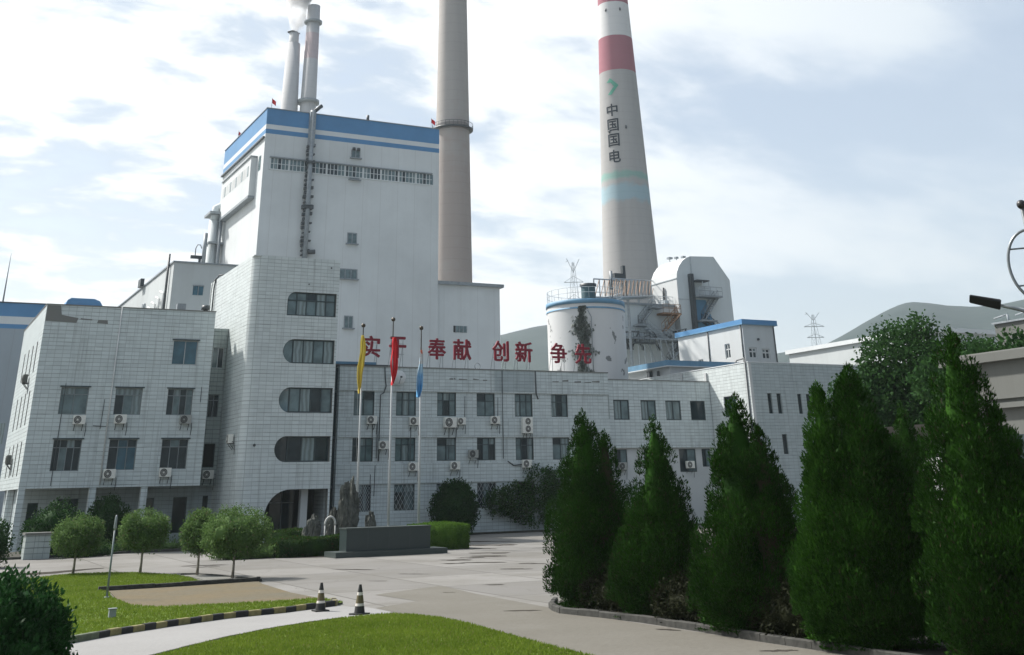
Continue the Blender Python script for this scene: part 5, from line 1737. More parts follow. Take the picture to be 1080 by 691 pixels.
# ================================================================== things on the office
# ---- air conditioners: local frame, back of the unit at y=0, front towards -y, origin at bottom centre
def ac_unit(kind='white', fans=1):
    t = thing('air_conditioner', 'x', 'air conditioner', (0, 0, 0))
    w, d, h = (0.80, 0.30, 0.58) if fans == 1 else (0.92, 0.34, 1.22)
    mat = {'white': 'ac_white', 'old': 'ac_old', 'dark': 'ac_dark'}[kind]
    bm = bmesh.new()
    bmesh.ops.create_cube(bm, size=1.0)
    bmesh.ops.scale(bm, verts=bm.verts, vec=(w, d, h))
    bmesh.ops.translate(bm, verts=bm.verts, vec=(0, -d/2-0.12, h/2+0.04))
    bmesh.ops.bevel(bm, geom=bm.edges[:], offset=0.02, segments=2, affect='EDGES')
    me = bpy.data.meshes.new('body'); bm.to_mesh(me); bm.free()
    me.materials.append(M[mat])
    b = bpy.data.objects.new('body', me); COL.objects.link(b); b.parent = t
    yf = -d-0.12
    for f in range(fans):
        zc = 0.04+h*(0.5 if fans == 1 else (0.27+0.47*f))
        m = MB(); r = 0.25
        cxx = -0.13 if fans == 1 else 0.0
        ring = [(cxx+r*math.cos(2*math.pi*k/20), yf-0.012, zc+r*math.sin(2*math.pi*k/20)) for k in range(20)]
        m.quad(ring, 'ac_grille')
        for rr in (0.10, 0.175, 0.255):
            m.tube([(cxx+rr*math.cos(2*math.pi*k/16), yf-0.022, zc+rr*math.sin(2*math.pi*k/16)) for k in range(17)], 0.008, 4, mat)
        hub = [(cxx+0.06*math.cos(2*math.pi*k/10), yf-0.03, zc+0.06*math.sin(2*math.pi*k/10)) for k in range(10)]
        m.quad(hub, mat)
        m.build('fan_grille', None, t)
    for x in (-w*.33, w*.33):
        m = MB(); m.box(x-0.02, x+0.02, -d-0.10, 0, 0.0, 0.04); m.bar((x, -d-0.02, 0.0), (x, -0.02, -0.35), 0.035)
        m.build('bracket', 'steel_dark', t)
    m = MB(); m.tube([(w*.47, -0.2, 0.15), (w*.47+0.12, -0.12, 0.10), (w*.47+0.16, -0.03, -0.25), (w*.47+0.12, -0.02, -0.7)], 0.022, 5)
    m.build('hose', 'steel_dark', t)
    return t


GAC = 'air conditioner units hung on the office walls'
protos = {}


def place_ac(x, y, z, label, kind='white', fans=1, rz=0.0, s=1.0):
    key = (kind, fans)
    if key not in protos:
        t = protos[key] = ac_unit(kind, fans)
    else:
        t = copy_tree(protos[key])
    t.location = (x, y, z); t.rotation_euler = (0, 0, rz); t.scale = (s, s, s)
    tag(t, label, 'air conditioner', GAC)


A = 'white air conditioner '
place_ac(11.42, LY0, 7.62, A+'under the leftmost upper window of the left wing front')
place_ac(14.14, LY0, 7.68, A+'under the middle upper window of the left wing front')
place_ac(18.61, LY0, 7.68, 'old grey air conditioner under the rightmost middle-row window of the left wing', 'old')
place_ac(13.85, LY0, 4.24, A+'below the middle lower window of the left wing front')
place_ac(17.58, LY0, 4.28, A+'below the rightmost lower window of the left wing front')
place_ac(21.15, 90.0, 4.15, A+'under the dark open window of the narrow connector wall')
place_ac(TX0, 85.9, 6.35, A+'seen side on, fixed to the left wall of the stair tower', rz=rad(-90))
place_ac(LX0, 92.3, 10.6, 'dark air conditioner on brackets high on the left wing side wall', 'dark', rz=rad(-90))
place_ac(LX0, 95.0, 5.4, 'dark air conditioner on brackets low on the left wing side wall', 'dark', rz=rad(-90))
OYF = OY0
place_ac(33.09, OYF, 7.78, A+'under the first top-floor window of the office block')
place_ac(36.65, OYF, 7.72, A+'under the second top-floor window of the office block')
place_ac(39.70, OYF, 7.52, 'larger white air conditioner under the third top-floor window of the office block', s=1.3)
place_ac(40.75, OYF, 7.76, A+'close at the right of the larger unit under the third window', 'white', s=0.9)
place_ac(43.78, OYF, 7.82, A+'under the fourth top-floor window of the office block')
place_ac(46.71, OYF, 7.12, 'tall white air conditioner with two fans, one above the other', 'white', 2)
place_ac(34.13, OYF, 6.0, A+'right of the leftmost middle-floor window by the drainpipe')
place_ac(36.63, OYF, 4.46, A+'under the second middle-floor window of the office block')
place_ac(40.19, OYF, 4.50, A+'under the third middle-floor window of the office block')
place_ac(41.79, OYF, 5.33, 'old grey air conditioner on the pier between third and fourth middle-floor windows', 'old')
place_ac(46.61, OYF, 4.57, A+'below the fifth middle-floor window just above the creeper')
place_ac(56.2, RY0+0.25, 4.3, 'old grey air conditioner low on the extension wall between the first two cypresses', 'old')
place_ac(63.2, RY0+0.25, 4.35, A+'low on the extension wall between the second and third cypress')

# satellite dish on the parapet wall
t = thing('satellite_dish', 'round pale dish on the office parapet below the red flag', 'dish', (35.2, OY0, 10.9))
m = MB()
for i in range(6):
    ra, rb = 0.62*i/6, 0.62*(i+1)/6
    for k in range(24):
        a, b_ = 2*math.pi*k/24, 2*math.pi*(k+1)/24
        P = lambda r, q: (35.2+r*math.cos(q), OY0-0.50+0.45*(r*r-0.2), 11.22+r*math.sin(q)*0.86)
        m.quad([P(ra, a), P(rb, a), P(rb, b_), P(ra, b_)], None, True)
m.build('bowl', 'dish_white', t)
m = MB(); m.bar((35.2, OY0-.02, 10.9), (35.2, OY0-.5, 11.2), 0.05); m.bar((35.2, OY0-.5, 10.75), (35.2, OY0-.95, 11.2), 0.03); m.build('arm', 'steel_grey', t)
m = MB(); m.box(35.13, 35.27, OY0-1.05, OY0-.92, 11.15, 11.28); m.build('receiver', 'steel_dark', t)

# ---- red rooftop characters ------------------------------------------------------------------
SIGN = [('实', 32.73, 33.95), ('干', 34.79, 36.2), ('奉', 38.2, 39.75), ('献', 40.5, 42.06), ('创', 44.1, 45.6), ('新', 46.3, 47.88), ('争', 49.73, 51.28), ('先', 52.2, 53.75)]
LAB = ['first red rooftop character at the left, cut by the yellow flag', 'second red rooftop character, half hidden behind the red flag', 'third red rooftop character, right of the blue and white flag',
       'fourth red rooftop character, on the annex wall below its small window', 'fifth red rooftop character, at the right edge of the boiler annex', 'sixth red rooftop character, standing against the hazy hill',
       'seventh red rooftop character, in front of the left side of the silo', 'last red rooftop character, in front of the creeper on the silo']
for (ch, x0, x1), lab in zip(SIGN, LAB):
    if ch == '实': x0 = 32.45
    V, F = text_mesh(ch, 0.045, 0.0)
    Vs, Fs = [], []
    for q, (ox, oy) in enumerate(((0, 0), (.024, 0), (-.024, 0), (0, .020), (0, -.020))):      # heavier strokes
        Fs += [tuple(i+len(V)*q for i in f) for f in F]; Vs.append(V+np.array([ox, oy, 0.004*q]))
    V, F = np.concatenate(Vs), Fs
    t = thing('sign_character', lab, 'sign character', ((x0+x1)/2, 89.2, 11.6), 'red characters standing on the office roof')
    z0, z1 = 12.80, 14.40
    m = MB()
    m.v = [((x0+x1)/2+x*(x1-x0), 89.2-zz*1.6, (z0+z1)/2+y*(z1-z0)) for x, y, zz in V]
    m.f = F; m.m = [0]*len(F); m.smooth = [False]*len(F)
    m.build('character', 'sign_red', t)
    m = MB()
    for x in (x0+0.2, x1-0.2):
        m.bar((x, 89.32, 11.35), (x, 89.32, 14.2), 0.035); m.bar((x, 90.3, 11.35), (x, 89.32, 13.9), 0.03)
    m.bar((x0+.1, 89.32, 13.1), (x1-.1, 89.32, 13.1), 0.03); m.bar((x0+.1, 89.32, 13.9), (x1-.1, 89.32, 13.9), 0.03)
    m.build('support', 'steel_grey', t)
m = MB(); m.tube([(42.75, 89.4, 11.4), (42.75, 89.4, 12.2)], 0.05, 6)
m.tube([(42.75+0.25*math.cos(2*math.pi*k/16), 89.35, 12.35+0.25*math.sin(2*math.pi*k/16)) for k in range(17)], 0.03, 5)
tag(m.build('roof_ring', 'steel_grey', base=(42.75, 89.4, 11.4)), 'small grey ring bracket on the roof edge between fourth and fifth character', 'bracket')

# ---- monument, flagpoles, flags ----------------------------------------------------------------
MY = 63.0
mon = thing('stone_block', 'long low dark granite block on a stepped base before the flagpoles', 'monument', (24.8, MY+0.7, 0))
m = MB(); m.box(22.45, 27.25, MY+0.05, MY+1.15, 0.26, 1.30); m.build('block', 'granite', mon)
m = MB(); m.box(22.41, 27.29, MY+0.01, MY+1.19, 1.30, 1.36); m.build('top_slab', 'granite_base', mon)
m = MB(); m.box(21.75, 28.1, MY-0.35, MY+1.5, 0.0, 0.26); m.build('base', 'granite_base', mon)
m = MB()
for x in (23.65, 24.85, 26.05): m.box(x-0.006, x+0.006, MY+0.046, MY+0.052, 0.27, 1.29)
m.build('joint', 'steel_dark', mon)
plat = MB(); plat.box(24.3, 31.2, 69.2, 70.9, 0, 0.85); plat.box(24.2, 31.3, 69.1, 71.0, 0.85, 0.95)
tag(plat.build('flag_platform', 'granite_base', base=(27.5, 70, 0)), 'grey stone platform carrying the three flagpoles', 'platform')

FP = [(25.5, 12.55), (27.52, 13.0), (29.48, 12.55)]
FLAB = ['left flagpole of three, carrying the yellow flag', 'middle and tallest flagpole, carrying the red flag', 'right flagpole of three, carrying the blue and white flag']
for (x, h_), lab in zip(FP, FLAB):
    t = thing('flagpole', lab, 'flagpole', (x, 70, 0.95), 'flagpoles in front of the office')
    m = MB(); m.tube([(x, 70, 0.95), (x, 70, 5), (x, 70, h_-1.7)], [0.08, 0.065, 0.05], 12); m.build('pole', 'pole_white', t)
    m = MB(); m.tube([(x, 70, 0.95), (x, 70, 1.15)], [0.2, 0.16], 12); m.build('base', 'pale_stone', t)
    m = MB(); m.lathe([(0.001, h_-.12), (0.10, h_-.10), (0.14, h_), (0.11, h_+.1), (0.001, h_+.14)], x, 70, 12); m.lathe([(0.045, h_-1.75), (0.035, h_-.1)], x, 70, 8); m.build('finial', 'finial', t)
    m = MB(); m.tube([(x-0.14, 69.93, h_-.3), (x-0.3, 69.85, h_-2.6), (x-0.12, 69.93, 1.8)], 0.007, 4); m.build('halyard', 'pole_white', t)


def hung_flag(name, label, x, ztop, L, mat, wtop, wmid, wbot, shift, seed):
    rs = np.random.RandomState(seed)
    nz, nu = 36, 22
    V, Q = [], []
    ph = rs.uniform(0, 6.28, 4)
    for i in range(nz+1):
        s = i/nz
        wd = np.interp(s, [0, .12, .55, .85, 1], [wtop*.45, wtop, wmid, wbot, wbot*.4])
        ctr = np.interp(s, [0, .3, .7, 1], shift)
        for j in range(nu+1):
            u = j/nu-0.5
            fold = 0.10*math.sin(u*13+ph[0]+s*1.2)+0.05*math.sin(u*23+ph[1]-s*2.1)
            zz = ztop-L*s*(1-0.10*(u+.5)*(1-s)) - 0.12*abs(math.sin(u*6+ph[2]))*s
            V.append((x+ctr+u*wd+0.03*math.sin(s*9+u*8+ph[3]), 69.88+fold*(0.5+0.7*s), zz))
    for i in range(nz):
        for j in range(nu):
            a = i*(nu+1)+j
            Q.append((a, a+1, a+nu+2, a+nu+1))
    o = mesh_np(name, V, Q, mat, None, (x, 70, ztop-L))
    o.data.polygons.foreach_set('use_smooth', [True]*len(Q))
    return tag(o, label, 'flag', 'drooping flags on the three poles')


hung_flag('flag', 'drooping yellow flag on the left flagpole', 25.45, 11.95, 3.3, 'flag_yellow', 0.30, 0.50, 0.26, [0.0, 0.02, -0.12, -0.16], 1)
hung_flag('flag', 'drooping red flag on the middle flagpole', 27.55, 11.9, 2.75, 'flag_red', 0.34, 0.52, 0.28, [0.02, 0.05, 0.04, -0.05], 2)
hung_flag('flag', 'drooping blue and white flag on the right flagpole', 29.45, 11.2, 2.75, 'flag_blue', 0.18, 0.44, 0.40, [-0.02, -0.02, -0.12, -0.2], 3)

# ---- scholar rocks ---------------------------------------------------------------------------------


def rock(label, x, y, h, w, d, seed, lean=0.0, base_z=0.0):
    bm = bmesh.new()
    bmesh.ops.create_icosphere(bm, subdivisions=4, radius=1.0)
    for v in bm.verts:
        p = v.co.copy()
        n1 = noise.fractal(Vector((p.x*2.2+seed, p.y*2.2, p.z*0.8)), 0.9, 2.1, 5)
        rid = noise.noise(Vector((p.x*5+seed, p.y*5, p.z*0.8)))
        k = 1+0.38*n1+0.30*rid
        zz = max(min((p.z*0.5+0.5), 1), 0)
        sq = 1-0.38*zz**2
        v.co = Vector((p.x*w/2*k*sq*1.1+lean*zz, p.y*d/2*k*sq*1.1, h*(zz**0.75)*(1+0.16*n1)))
    me = bpy.data.meshes.new('rock'); bm.to_mesh(me); bm.free()
    me.materials.append(M['rock'])
    for p in me.polygons: p.use_smooth = False
    o = bpy.data.objects.new('rock', me); COL.objects.link(o); o.location = (x, y, base_z)
    return tag(o, label, 'rock', 'scholar rocks in front of the entrance')


rock('tallest dark upright rock left of the yellow flagpole', 24.35, 68.4, 3.75, 1.05, 0.8, 1.0, 0.12)
rock('small pointed rock right behind the left flagpole foot', 25.75, 68.3, 2.05, 0.6, 0.5, 4.0)
rock('middle dark rock with a pale streak beside the tallest rock', 23.55, 68.9, 2.3, 0.7, 0.6, 7.0, 0.25)
rock('low jagged dark rock at the foot of the entrance column', 22.35, 68.9, 1.9, 0.9, 0.7, 9.0, 0.2)
m = MB()
m.tube([(23.0+0.30*math.cos(a), 67.4, 1.45+0.40*math.sin(a)) for a in [math.pi*k/14 for k in range(15)]], 0.06, 8)
m.tube([(23.3, 67.4, 0.2), (23.3, 67.4, 1.45)], 0.035, 8); m.tube([(22.7, 67.4, 0.2), (22.7, 67.4, 1.45)], 0.035, 8)
tag(m.build('stone_arch', 'pale_stone', base=(23.05, 67.4, 0)), 'small pale stone arch among the dark rocks', 'arch')

# ---- traffic cones -----------------------------------------------------------------------------------
cone = thing('traffic_cone', 'traffic cone beside the end of the striped kerb', 'traffic cone', (11.77, 35.0, 0.012), 'dark banded traffic cones on the path')
m = MB()
for (ra, rb, za, zb, mt) in ((0.145, 0.122, 0.03, 0.20, 'cone_black'), (0.122, 0.110, 0.20, 0.26, 'cone_white'), (0.110, 0.082, 0.26, 0.45, 'cone_amber'),
                             (0.082, 0.070, 0.45, 0.52, 'cone_white'), (0.070, 0.035, 0.52, 0.70, 'cone_black')):
    m.lathe([(ra, za), (rb, zb)], 0, 0, 20, mt)
m.lathe([(0.035, 0.70), (0.001, 0.705)], 0, 0, 20, 'cone_black')
m.build('body', None, cone, base=(0, 0, 0)).parent = cone
m = MB(); m.box(-0.20, 0.20, -0.20, 0.20, 0.0, 0.035); m.build('foot', 'cone_black', cone, base=(0, 0, 0)).parent = cone
for o in cone.children: o.location = (0, 0, 0)
c2 = copy_tree(cone); c2.location = (12.11, 32.75, 0.062)
tag(c2, 'traffic cone at the tip of the near lawn', 'traffic cone')
c2.rotation_euler = (0, 0, 0.5)

# ---- posts and lamps -----------------------------------------------------------------------------------
t = thing('garden_lamp', 'slim blue grey garden lamp post on the far lawn', 'lamp post', (7.38, 43.9, 0.055))
m = MB(); m.tube([(7.38, 43.9, 0.055), (7.38, 43.9, 2.05)], [0.035, 0.028], 10); m.build('pole', 'post_paint', t)
m = MB(); m.tube([(7.38, 43.9, 2.05), (7.38, 43.9, 2.12), (7.38, 43.9, 2.42), (7.38, 43.9, 2.5)], [0.035, 0.05, 0.04, 0.015], 10); m.build('lamp_head', 'steel_grey', t)
m = MB(); m.tube([(7.38, 43.9, 0.055), (7.38, 43.9, 0.10)], 0.09, 10); m.build('base', 'steel_grey', t)
t = thing('ground_box', 'small pale box standing on the far lawn near the striped kerb', 'box', (6.35, 36.6, 0.055))
m = MB(); m.box(6.26, 6.44, 36.52, 36.68, 0.055, 0.27); m.build('body', 'steel_grey', t)
m = MB(); m.box(6.24, 6.46, 36.5, 36.7, 0.27, 0.29); m.build('lid', 'steel_grey', t)

t = thing('street_lamp', 'black flat lamp head on a curved grey arm at the right edge', 'street lamp', (20.6, 13.7, 0))
m = MB(); m.tube([(20.6, 13.7, 0), (20.6, 13.7, 5.2)], [0.09, 0.06], 10); m.build('pole', 'lamp_grey', t)
m = MB()
m.tube([(20.6, 13.7, 4.6), (19.9, 14.2, 5.15), (19.2, 14.75, 5.6), (18.62, 15.22, 5.86), (18.45, 15.37, 5.92)], [0.05, 0.045, 0.04, 0.035, 0.03], 8)
m.tube([(20.6, 13.7, 4.95), (19.9, 14.25, 5.42), (19.2, 14.8, 5.72), (18.7, 15.2, 5.86)], 0.02, 6)
m.build('arm', 'lamp_grey', t)
bm = bmesh.new()
bmesh.ops.create_cube(bm, size=1.0)
bmesh.ops.scale(bm, verts=bm.verts, vec=(0.56, 0.24, 0.07))
for v in bm.verts:
    if v.co.x < 0 : v.co.z *= 0.6; v.co.y *= 0.85
bmesh.ops.bevel(bm, geom=bm.edges[:], offset=0.015, segments=2, affect='EDGES')
me = bpy.data.meshes.new('lamp_head'); bm.to_mesh(me); bm.free(); me.materials.append(M['lamp_black'])
hd = bpy.data.objects.new('lamp_head', me); COL.objects.link(hd); hd.parent = t
a, b = Vector((18.08, 15.80, 6.10)), Vector((18.47, 15.35, 5.93))
hd.location = (a+b)/2-Vector(t.location)
dx = (b-a).normalized(); dyv = Vector((0, 0, 1)).cross(dx).normalized(); dz = dx.cross(dyv)
hd.rotation_euler = (Matrix((dx, dyv, dz)).transposed() @ Matrix.Rotation(rad(-38), 3, 'X')).to_euler()

t = thing('ornamental_lamp', 'grey ornamental pole with ball tip and oval hoop at the right edge', 'lamp post', (20.75, 16.0, 0))
px, py = 20.62, 16.12
m = MB(); m.tube([(px, py, 0), (px, py, 8.13)], [0.07, 0.045], 10); m.build('pole', 'lamp_grey', t)
m = MB(); m.lathe([(0.10*math.sin(q), 8.20-0.10*math.cos(q)) for q in [math.pi*k/8 for k in range(9)]], px, py, 14); m.build('ball', 'lamp_black', t)
m = MB()
ud = Vector((math.cos(rad(52)), -math.sin(rad(52)), 0))
Cc = Vector((px, py, 6.95))
pt = lambda th: Cc+ud*0.50*math.cos(th)+Vector((0, 0, 0.72*math.sin(th)))
m.tube([pt(2*math.pi*k/36) for k in range(37)], 0.032, 8, None, False)
m.build('hoop', 'lamp_grey', t)
for q in (0.35, -0.40):
    m = MB(); m.bar(Cc+ud*0.5*math.sqrt(1-(q/.72)**2)+Vector((0, 0, q)), Cc-ud*0.5*math.sqrt(1-(q/.72)**2)+Vector((0, 0, q)), 0.025)
    m.build('bar', 'lamp_grey', t)

# planter block
t = thing('planter', 'square grey tiled planter box beside the left wing column', 'planter', (8.9, 77.5, 0))
m = MB(); m.box(8.1, 9.5, 77.2, 78.6, 0, 1.25); m.build('box', 'connector_tile', t)
m = MB(); m.box(8.02, 9.58, 77.12, 78.68, 1.25, 1.36); m.build('rim', 'parapet_concrete', t)
m = MB(); m.box(18.45, 19.5, 72.8, 73.6, 0, 0.28)
tag(m.build('stone_slab', 'rust', base=(19, 73, 0)), 'low reddish stone slab lying at the road edge by the small trees', 'slab')

# ================================================================== planting
CYP = 'cypresses in a row along the right kerb'


def cypress(label, x, y, leaders, n, seed, mat='cypress_leaf', leaf=(0.085, 0.026), z0=0.12, group=CYP):
    t = thing('cypress_tree', label, 'tree', (x, y, 0.08), group)
    V, Q = spindle_crown(seed, leaders, n, 330, leaf)
    mesh_np('crown', V, Q, mat, t, (x, y, 0.08))
    trunk_mb(x, y, 0.08, max(l[3] for l in leaders)*0.7, 0.10).build('trunk', 'bark', t)


def on_row(px_off):
    return px_off


cypress('leftmost cypress of the row, beside the open yard', 18.15, 30.7,
        [(18.15, 30.75, 0.2, 4.80, 1.15), (18.5, 30.2, 0.5, 3.95, 0.72), (18.2, 30.9, 0.15, 2.6, 1.02)], 330, 1)
cypress('second cypress from the yard, slimmer with a bulge on its left foot', 18.2, 27.3,
        [(18.2, 27.15, 0.2, 4.40, 0.98), (17.98, 27.45, 0.15, 2.6, 0.88), (18.3, 26.95, 0.3, 3.3, 0.75)], 290, 2)
cypress('third cypress from the yard, broad cone in front of the corner block', 17.95, 23.3,
        [(17.95, 23.25, 0.2, 4.72, 1.18), (18.2, 22.75, 0.4, 3.75, 0.85), (17.88, 23.45, 0.15, 2.9, 1.0)], 370, 3)
cypress('second last cypress, tall with a dark right tip', 18.0, 19.3,
        [(18.0, 19.3, 0.2, 5.0, 1.08), (18.3, 18.9, 0.3, 3.6, 0.95)], 360, 4)
cypress('lighter green cypress leaning left against the second last one', 17.5, 19.85,
        [(17.5, 19.75, 0.15, 4.75, 0.66), (17.4, 20.0, 0.3, 3.3, 0.58)], 270, 5, 'cypress_light')
cypress('tallest cypress at the right, in front of the gate building', 18.25, 16.6,
        [(18.2, 16.55, 0.2, 5.42, 1.12), (18.05, 16.7, 0.15, 3.5, 1.0), (18.45, 16.1, 0.3, 3.9, 1.0)], 410, 6)
cypress('small cypress tip showing between the last two large ones', 26.0, 25.9,
        [(26.0, 25.9, 0.1, 4.85, 0.8)], 170, 7)


def shrub(name, label, cat, lobes, clumps, per, leaf, spread, seed, mat, group=None, core=0.78, trunk=None, up=0.0, droop=0.0):
    bx = sum(l[0][0] for l in lobes)/len(lobes); by = sum(l[0][1] for l in lobes)/len(lobes)
    t = thing(name, label, cat, (bx, by, 0), group)
    V, Q = lobed_crown(seed, lobes, clumps, per, leaf, spread, core=core, up=up, droop=droop)
    V[:, 2] = np.maximum(V[:, 2], 0.02)
    mesh_np('crown' if 'tree' in name else 'foliage', V, Q, mat, t, (bx, by, 0))
    if trunk: trunk.build('trunk', 'bark', t)
    return t


# low dark shrubs between the cypress feet
for i, (x, y, lab) in enumerate(((17.75, 29.3, 'low dark shrub between the first two cypresses'), (17.7, 25.7, 'low dark shrub between the second and third cypress'), (17.6, 21.7, 'low dark shrub between the third and fourth cypress'))):
    shrub('low_shrub', lab, 'shrub', [((x, y, 0.42), (0.45, 1.0, 0.5)), ((x+.5, y, 0.5), (0.5, 0.9, 0.6))], 520, 14, (0.085, 0.035), 0.10, 30+i, 'dry_shrub', 'low shrubs at the cypress feet', core=0.55)

# small round topped trees on the lawn
TOP = 'small round topped trees on the far lawn'


def topiary(label, x, y, w, z0, z1, seed, sides=0.0):
    h = z1-z0
    rt = random.Random(seed)
    lobes = [((x+rt.uniform(-.38, .38)*w, y+rt.uniform(-.3, .3)*w, z0+h*rt.uniform(.35, .72)), (w*.17, w*.17, h*.22)) for _ in range(5)]
    lobes += [((x, y, z0+h*0.42), (w/2*0.95, w/2*0.95, h*0.50)), ((x-w*.24, y+.1, z0+h*0.33), (w*.27, w*.30, h*.36)), ((x+w*.25, y-.1, z0+h*0.36), (w*.26, w*.30, h*.38)), ((x+.05, y-w*.2, z0+h*.3), (w*.3, w*.25, h*.34))]
    t = thing('round_topped_tree', label, 'tree', (x, y, 0.05), TOP)
    V, Q = lobed_crown(seed, lobes, 620, 14, (0.115, 0.045), 0.085, core=0.66, droop=0.1, outer=1.0)
    mesh_np('crown', V, Q, 'topiary_leaf', t, (x, y, 0.05))
    trunk_mb(x, y, 0.05, z0+h*.5, 0.055, (0.03, 0), 8, [((x, y, z0-.1), (x-w*.25, y, z0+h*.4), .03), ((x, y, z0-.05), (x+w*.25, y+.1, z0+h*.4), .03)]).build('trunk', 'pale_bark', t)


topiary('leftmost round topped tree, left of the slim lamp post', 8.35, 59.0, 2.1, 0.92, 2.5, 41)
topiary('round topped tree standing just right of the slim lamp post', 10.92, 57.3, 2.0, 1.05, 2.66, 42)
topiary('round topped tree half hidden behind the wide one at the right', 12.65, 54.0, 1.45, 1.0, 2.62, 43)
topiary('widest round topped tree, rightmost on the far lawn by the sand', 13.33, 50.8, 2.75, 0.95, 2.74, 44)

# shrubs below the left wing
SHR = 'dark clipped shrubs below the left wing'
shrub('dome_shrub', 'dark dome shrub over the tiled planter at the left', 'shrub', [((10.05, 80.5, 1.2), (1.75, 1.5, 1.7)), ((9.2, 80.2, 0.9), (1.0, 1.0, 1.1)), ((11.0, 80.6, 1.0), (1.1, 1.0, 1.1))], 520, 12, (0.16, 0.09), 0.13, 51, 'shrub_leaf', SHR)
shrub('dome_shrub', 'dark dome shrub behind the lamp post under the left wing', 'shrub', [((13.7, 84.5, 1.3), (1.45, 1.3, 1.85)), ((14.4, 84.6, 0.9), (1.0, 1.0, 1.2))], 420, 12, (0.16, 0.09), 0.13, 52, 'shrub_leaf', SHR)
shrub('dome_shrub', 'dark shrub cut by the left edge of the photo', 'shrub', [((5.65, 69.5, 1.0), (0.95, 1.0, 1.15)), ((5.0, 69.5, 1.0), (1.0, 1.0, 1.2))], 380, 12, (0.14, 0.08), 0.12, 53, 'shrub_leaf', SHR)
shrub('low_shrub', 'low dark bush on the road edge behind the leftmost round tree', 'shrub', [((10.9, 77.2, 0.35), (1.1, 0.6, 0.45)), ((12.2, 77.6, 0.3), (0.9, 0.5, 0.35))], 200, 12, (0.12, 0.06), 0.10, 54, 'shrub_leaf')
shrub('low_shrub', 'grassy low planting under the columns of the left wing', 'shrub', [((14.2, 81.2, 0.3), (2.4, 0.9, 0.4)), ((17.0, 81.6, 0.25), (1.8, 0.7, 0.35))], 330, 12, (0.16, 0.05), 0.14, 55, 'topiary_leaf', up=0.8, core=0.6)
shrub('low_shrub', 'reddish green low planting right of the widest round tree', 'shrub', [((17.6, 66.8, 0.35), (1.5, 0.8, 0.5)), ((18.9, 66.6, 0.3), (1.2, 0.7, 0.45))], 320, 12, (0.13, 0.06), 0.12, 56, 'topiary_leaf')
shrub('broad_tree', 'green trees past the left end of the office wing', 'tree', [((1.5, 112, 5.5), (3.0, 3, 4.5)), ((-3, 114, 5), (4, 3, 4)), ((4.5, 116, 3.5), (3, 3, 3.5))], 420, 12, (0.35, 0.2), 0.3, 57, 'broad_leaf', trunk=trunk_mb(1.5, 112, 0, 4, 0.25))

# near bush in the left foreground
shrub('near_bush', 'dark round evergreen bush in the lower left corner', 'shrub',
      [((2.6, 26.0, 0.75), (1.05, 1.0, 0.95)), ((3.15, 25.9, 0.55), (0.62, 0.8, 0.72)), ((1.7, 26.4, 0.8), (0.95, 1.0, 0.90)), ((2.9, 25.5, 0.35), (0.75, 0.7, 0.55)), ((2.2, 25.6, 1.1), (0.75, 0.7, 0.60))],
      1150, 16, (0.105, 0.052), 0.065, 61, 'near_bush_leaf', up=0.5)

# hedges: clipped boxes
HDG = 'clipped hedges beside the monument'


def hedge(label, x0, x1, y0, y1, h, seed, n=5200, mat='hedge_leaf'):
    rs = np.random.RandomState(seed)
    t = thing('hedge', label, 'hedge', ((x0+x1)/2, (y0+y1)/2, 0), HDG)
    P, D = [], []
    ax, ay, az = (x1-x0), (y1-y0), h
    areas = np.array([ax*ay*1.6, ax*az, ax*az, ay*az, ay*az]); areas /= areas.sum()
    f = rs.choice(5, n, p=areas)
    u, v = rs.uniform(0, 1, n), rs.uniform(0, 1, n)
    for k in range(n):
        a, b = u[k], v[k]
        if f[k] == 0: p, d = (x0+a*ax, y0+b*ay, h), (0, 0, 1)
        elif f[k] == 1: p, d = (x0+a*ax, y0, b*h), (0, -1, .3)
        elif f[k] == 2: p, d = (x0+a*ax, y1, b*h), (0, 1, .3)
        elif f[k] == 3: p, d = (x0, y0+a*ay, b*h), (-1, 0, .3)
        else: p, d = (x1, y0+a*ay, b*h), (1, 0, .3)
        bulge = 0.08*math.sin(p[0]*2.1+seed)+0.05*math.sin(p[1]*3.3+p[2]*4)
        P.append((p[0]+d[0]*bulge, p[1]+d[1]*bulge, p[2]+(d[2] == 1)*bulge*.6)); D.append(d)
    P = np.array(P)+rs.normal(size=(n, 3))*0.035
    D = np.array(D, float)*0.6+rs.normal(size=(n, 3))*0.5+np.array([0, 0, .4])
    vv = cards(rs, P, D, 0.11, 0.055)
    c = 0.07
    m = MB(); m.box(x0+c, x1-c, y0+c, y1-c, 0, h-c)
    V, Q = join_np([(vv, card_quads(vv)), (np.array(m.v), np.array(m.f))])
    mesh_np('foliage', V, Q, mat, t, ((x0+x1)/2, (y0+y1)/2, 0))


hedge('bright green clipped hedge at the right end of the granite block', 28.3, 31.15, 66.2, 69.0, 1.28, 71, 6500)
hedge('long low hedge left of the granite block along the road', 19.55, 23.4, 65.6, 67.0, 0.88, 72, 5200, 'hedge_dark')
hedge('short dark hedge directly before the entrance', 21.1, 23.6, 72.5, 73.6, 1.08, 73, 3500, 'hedge_dark')

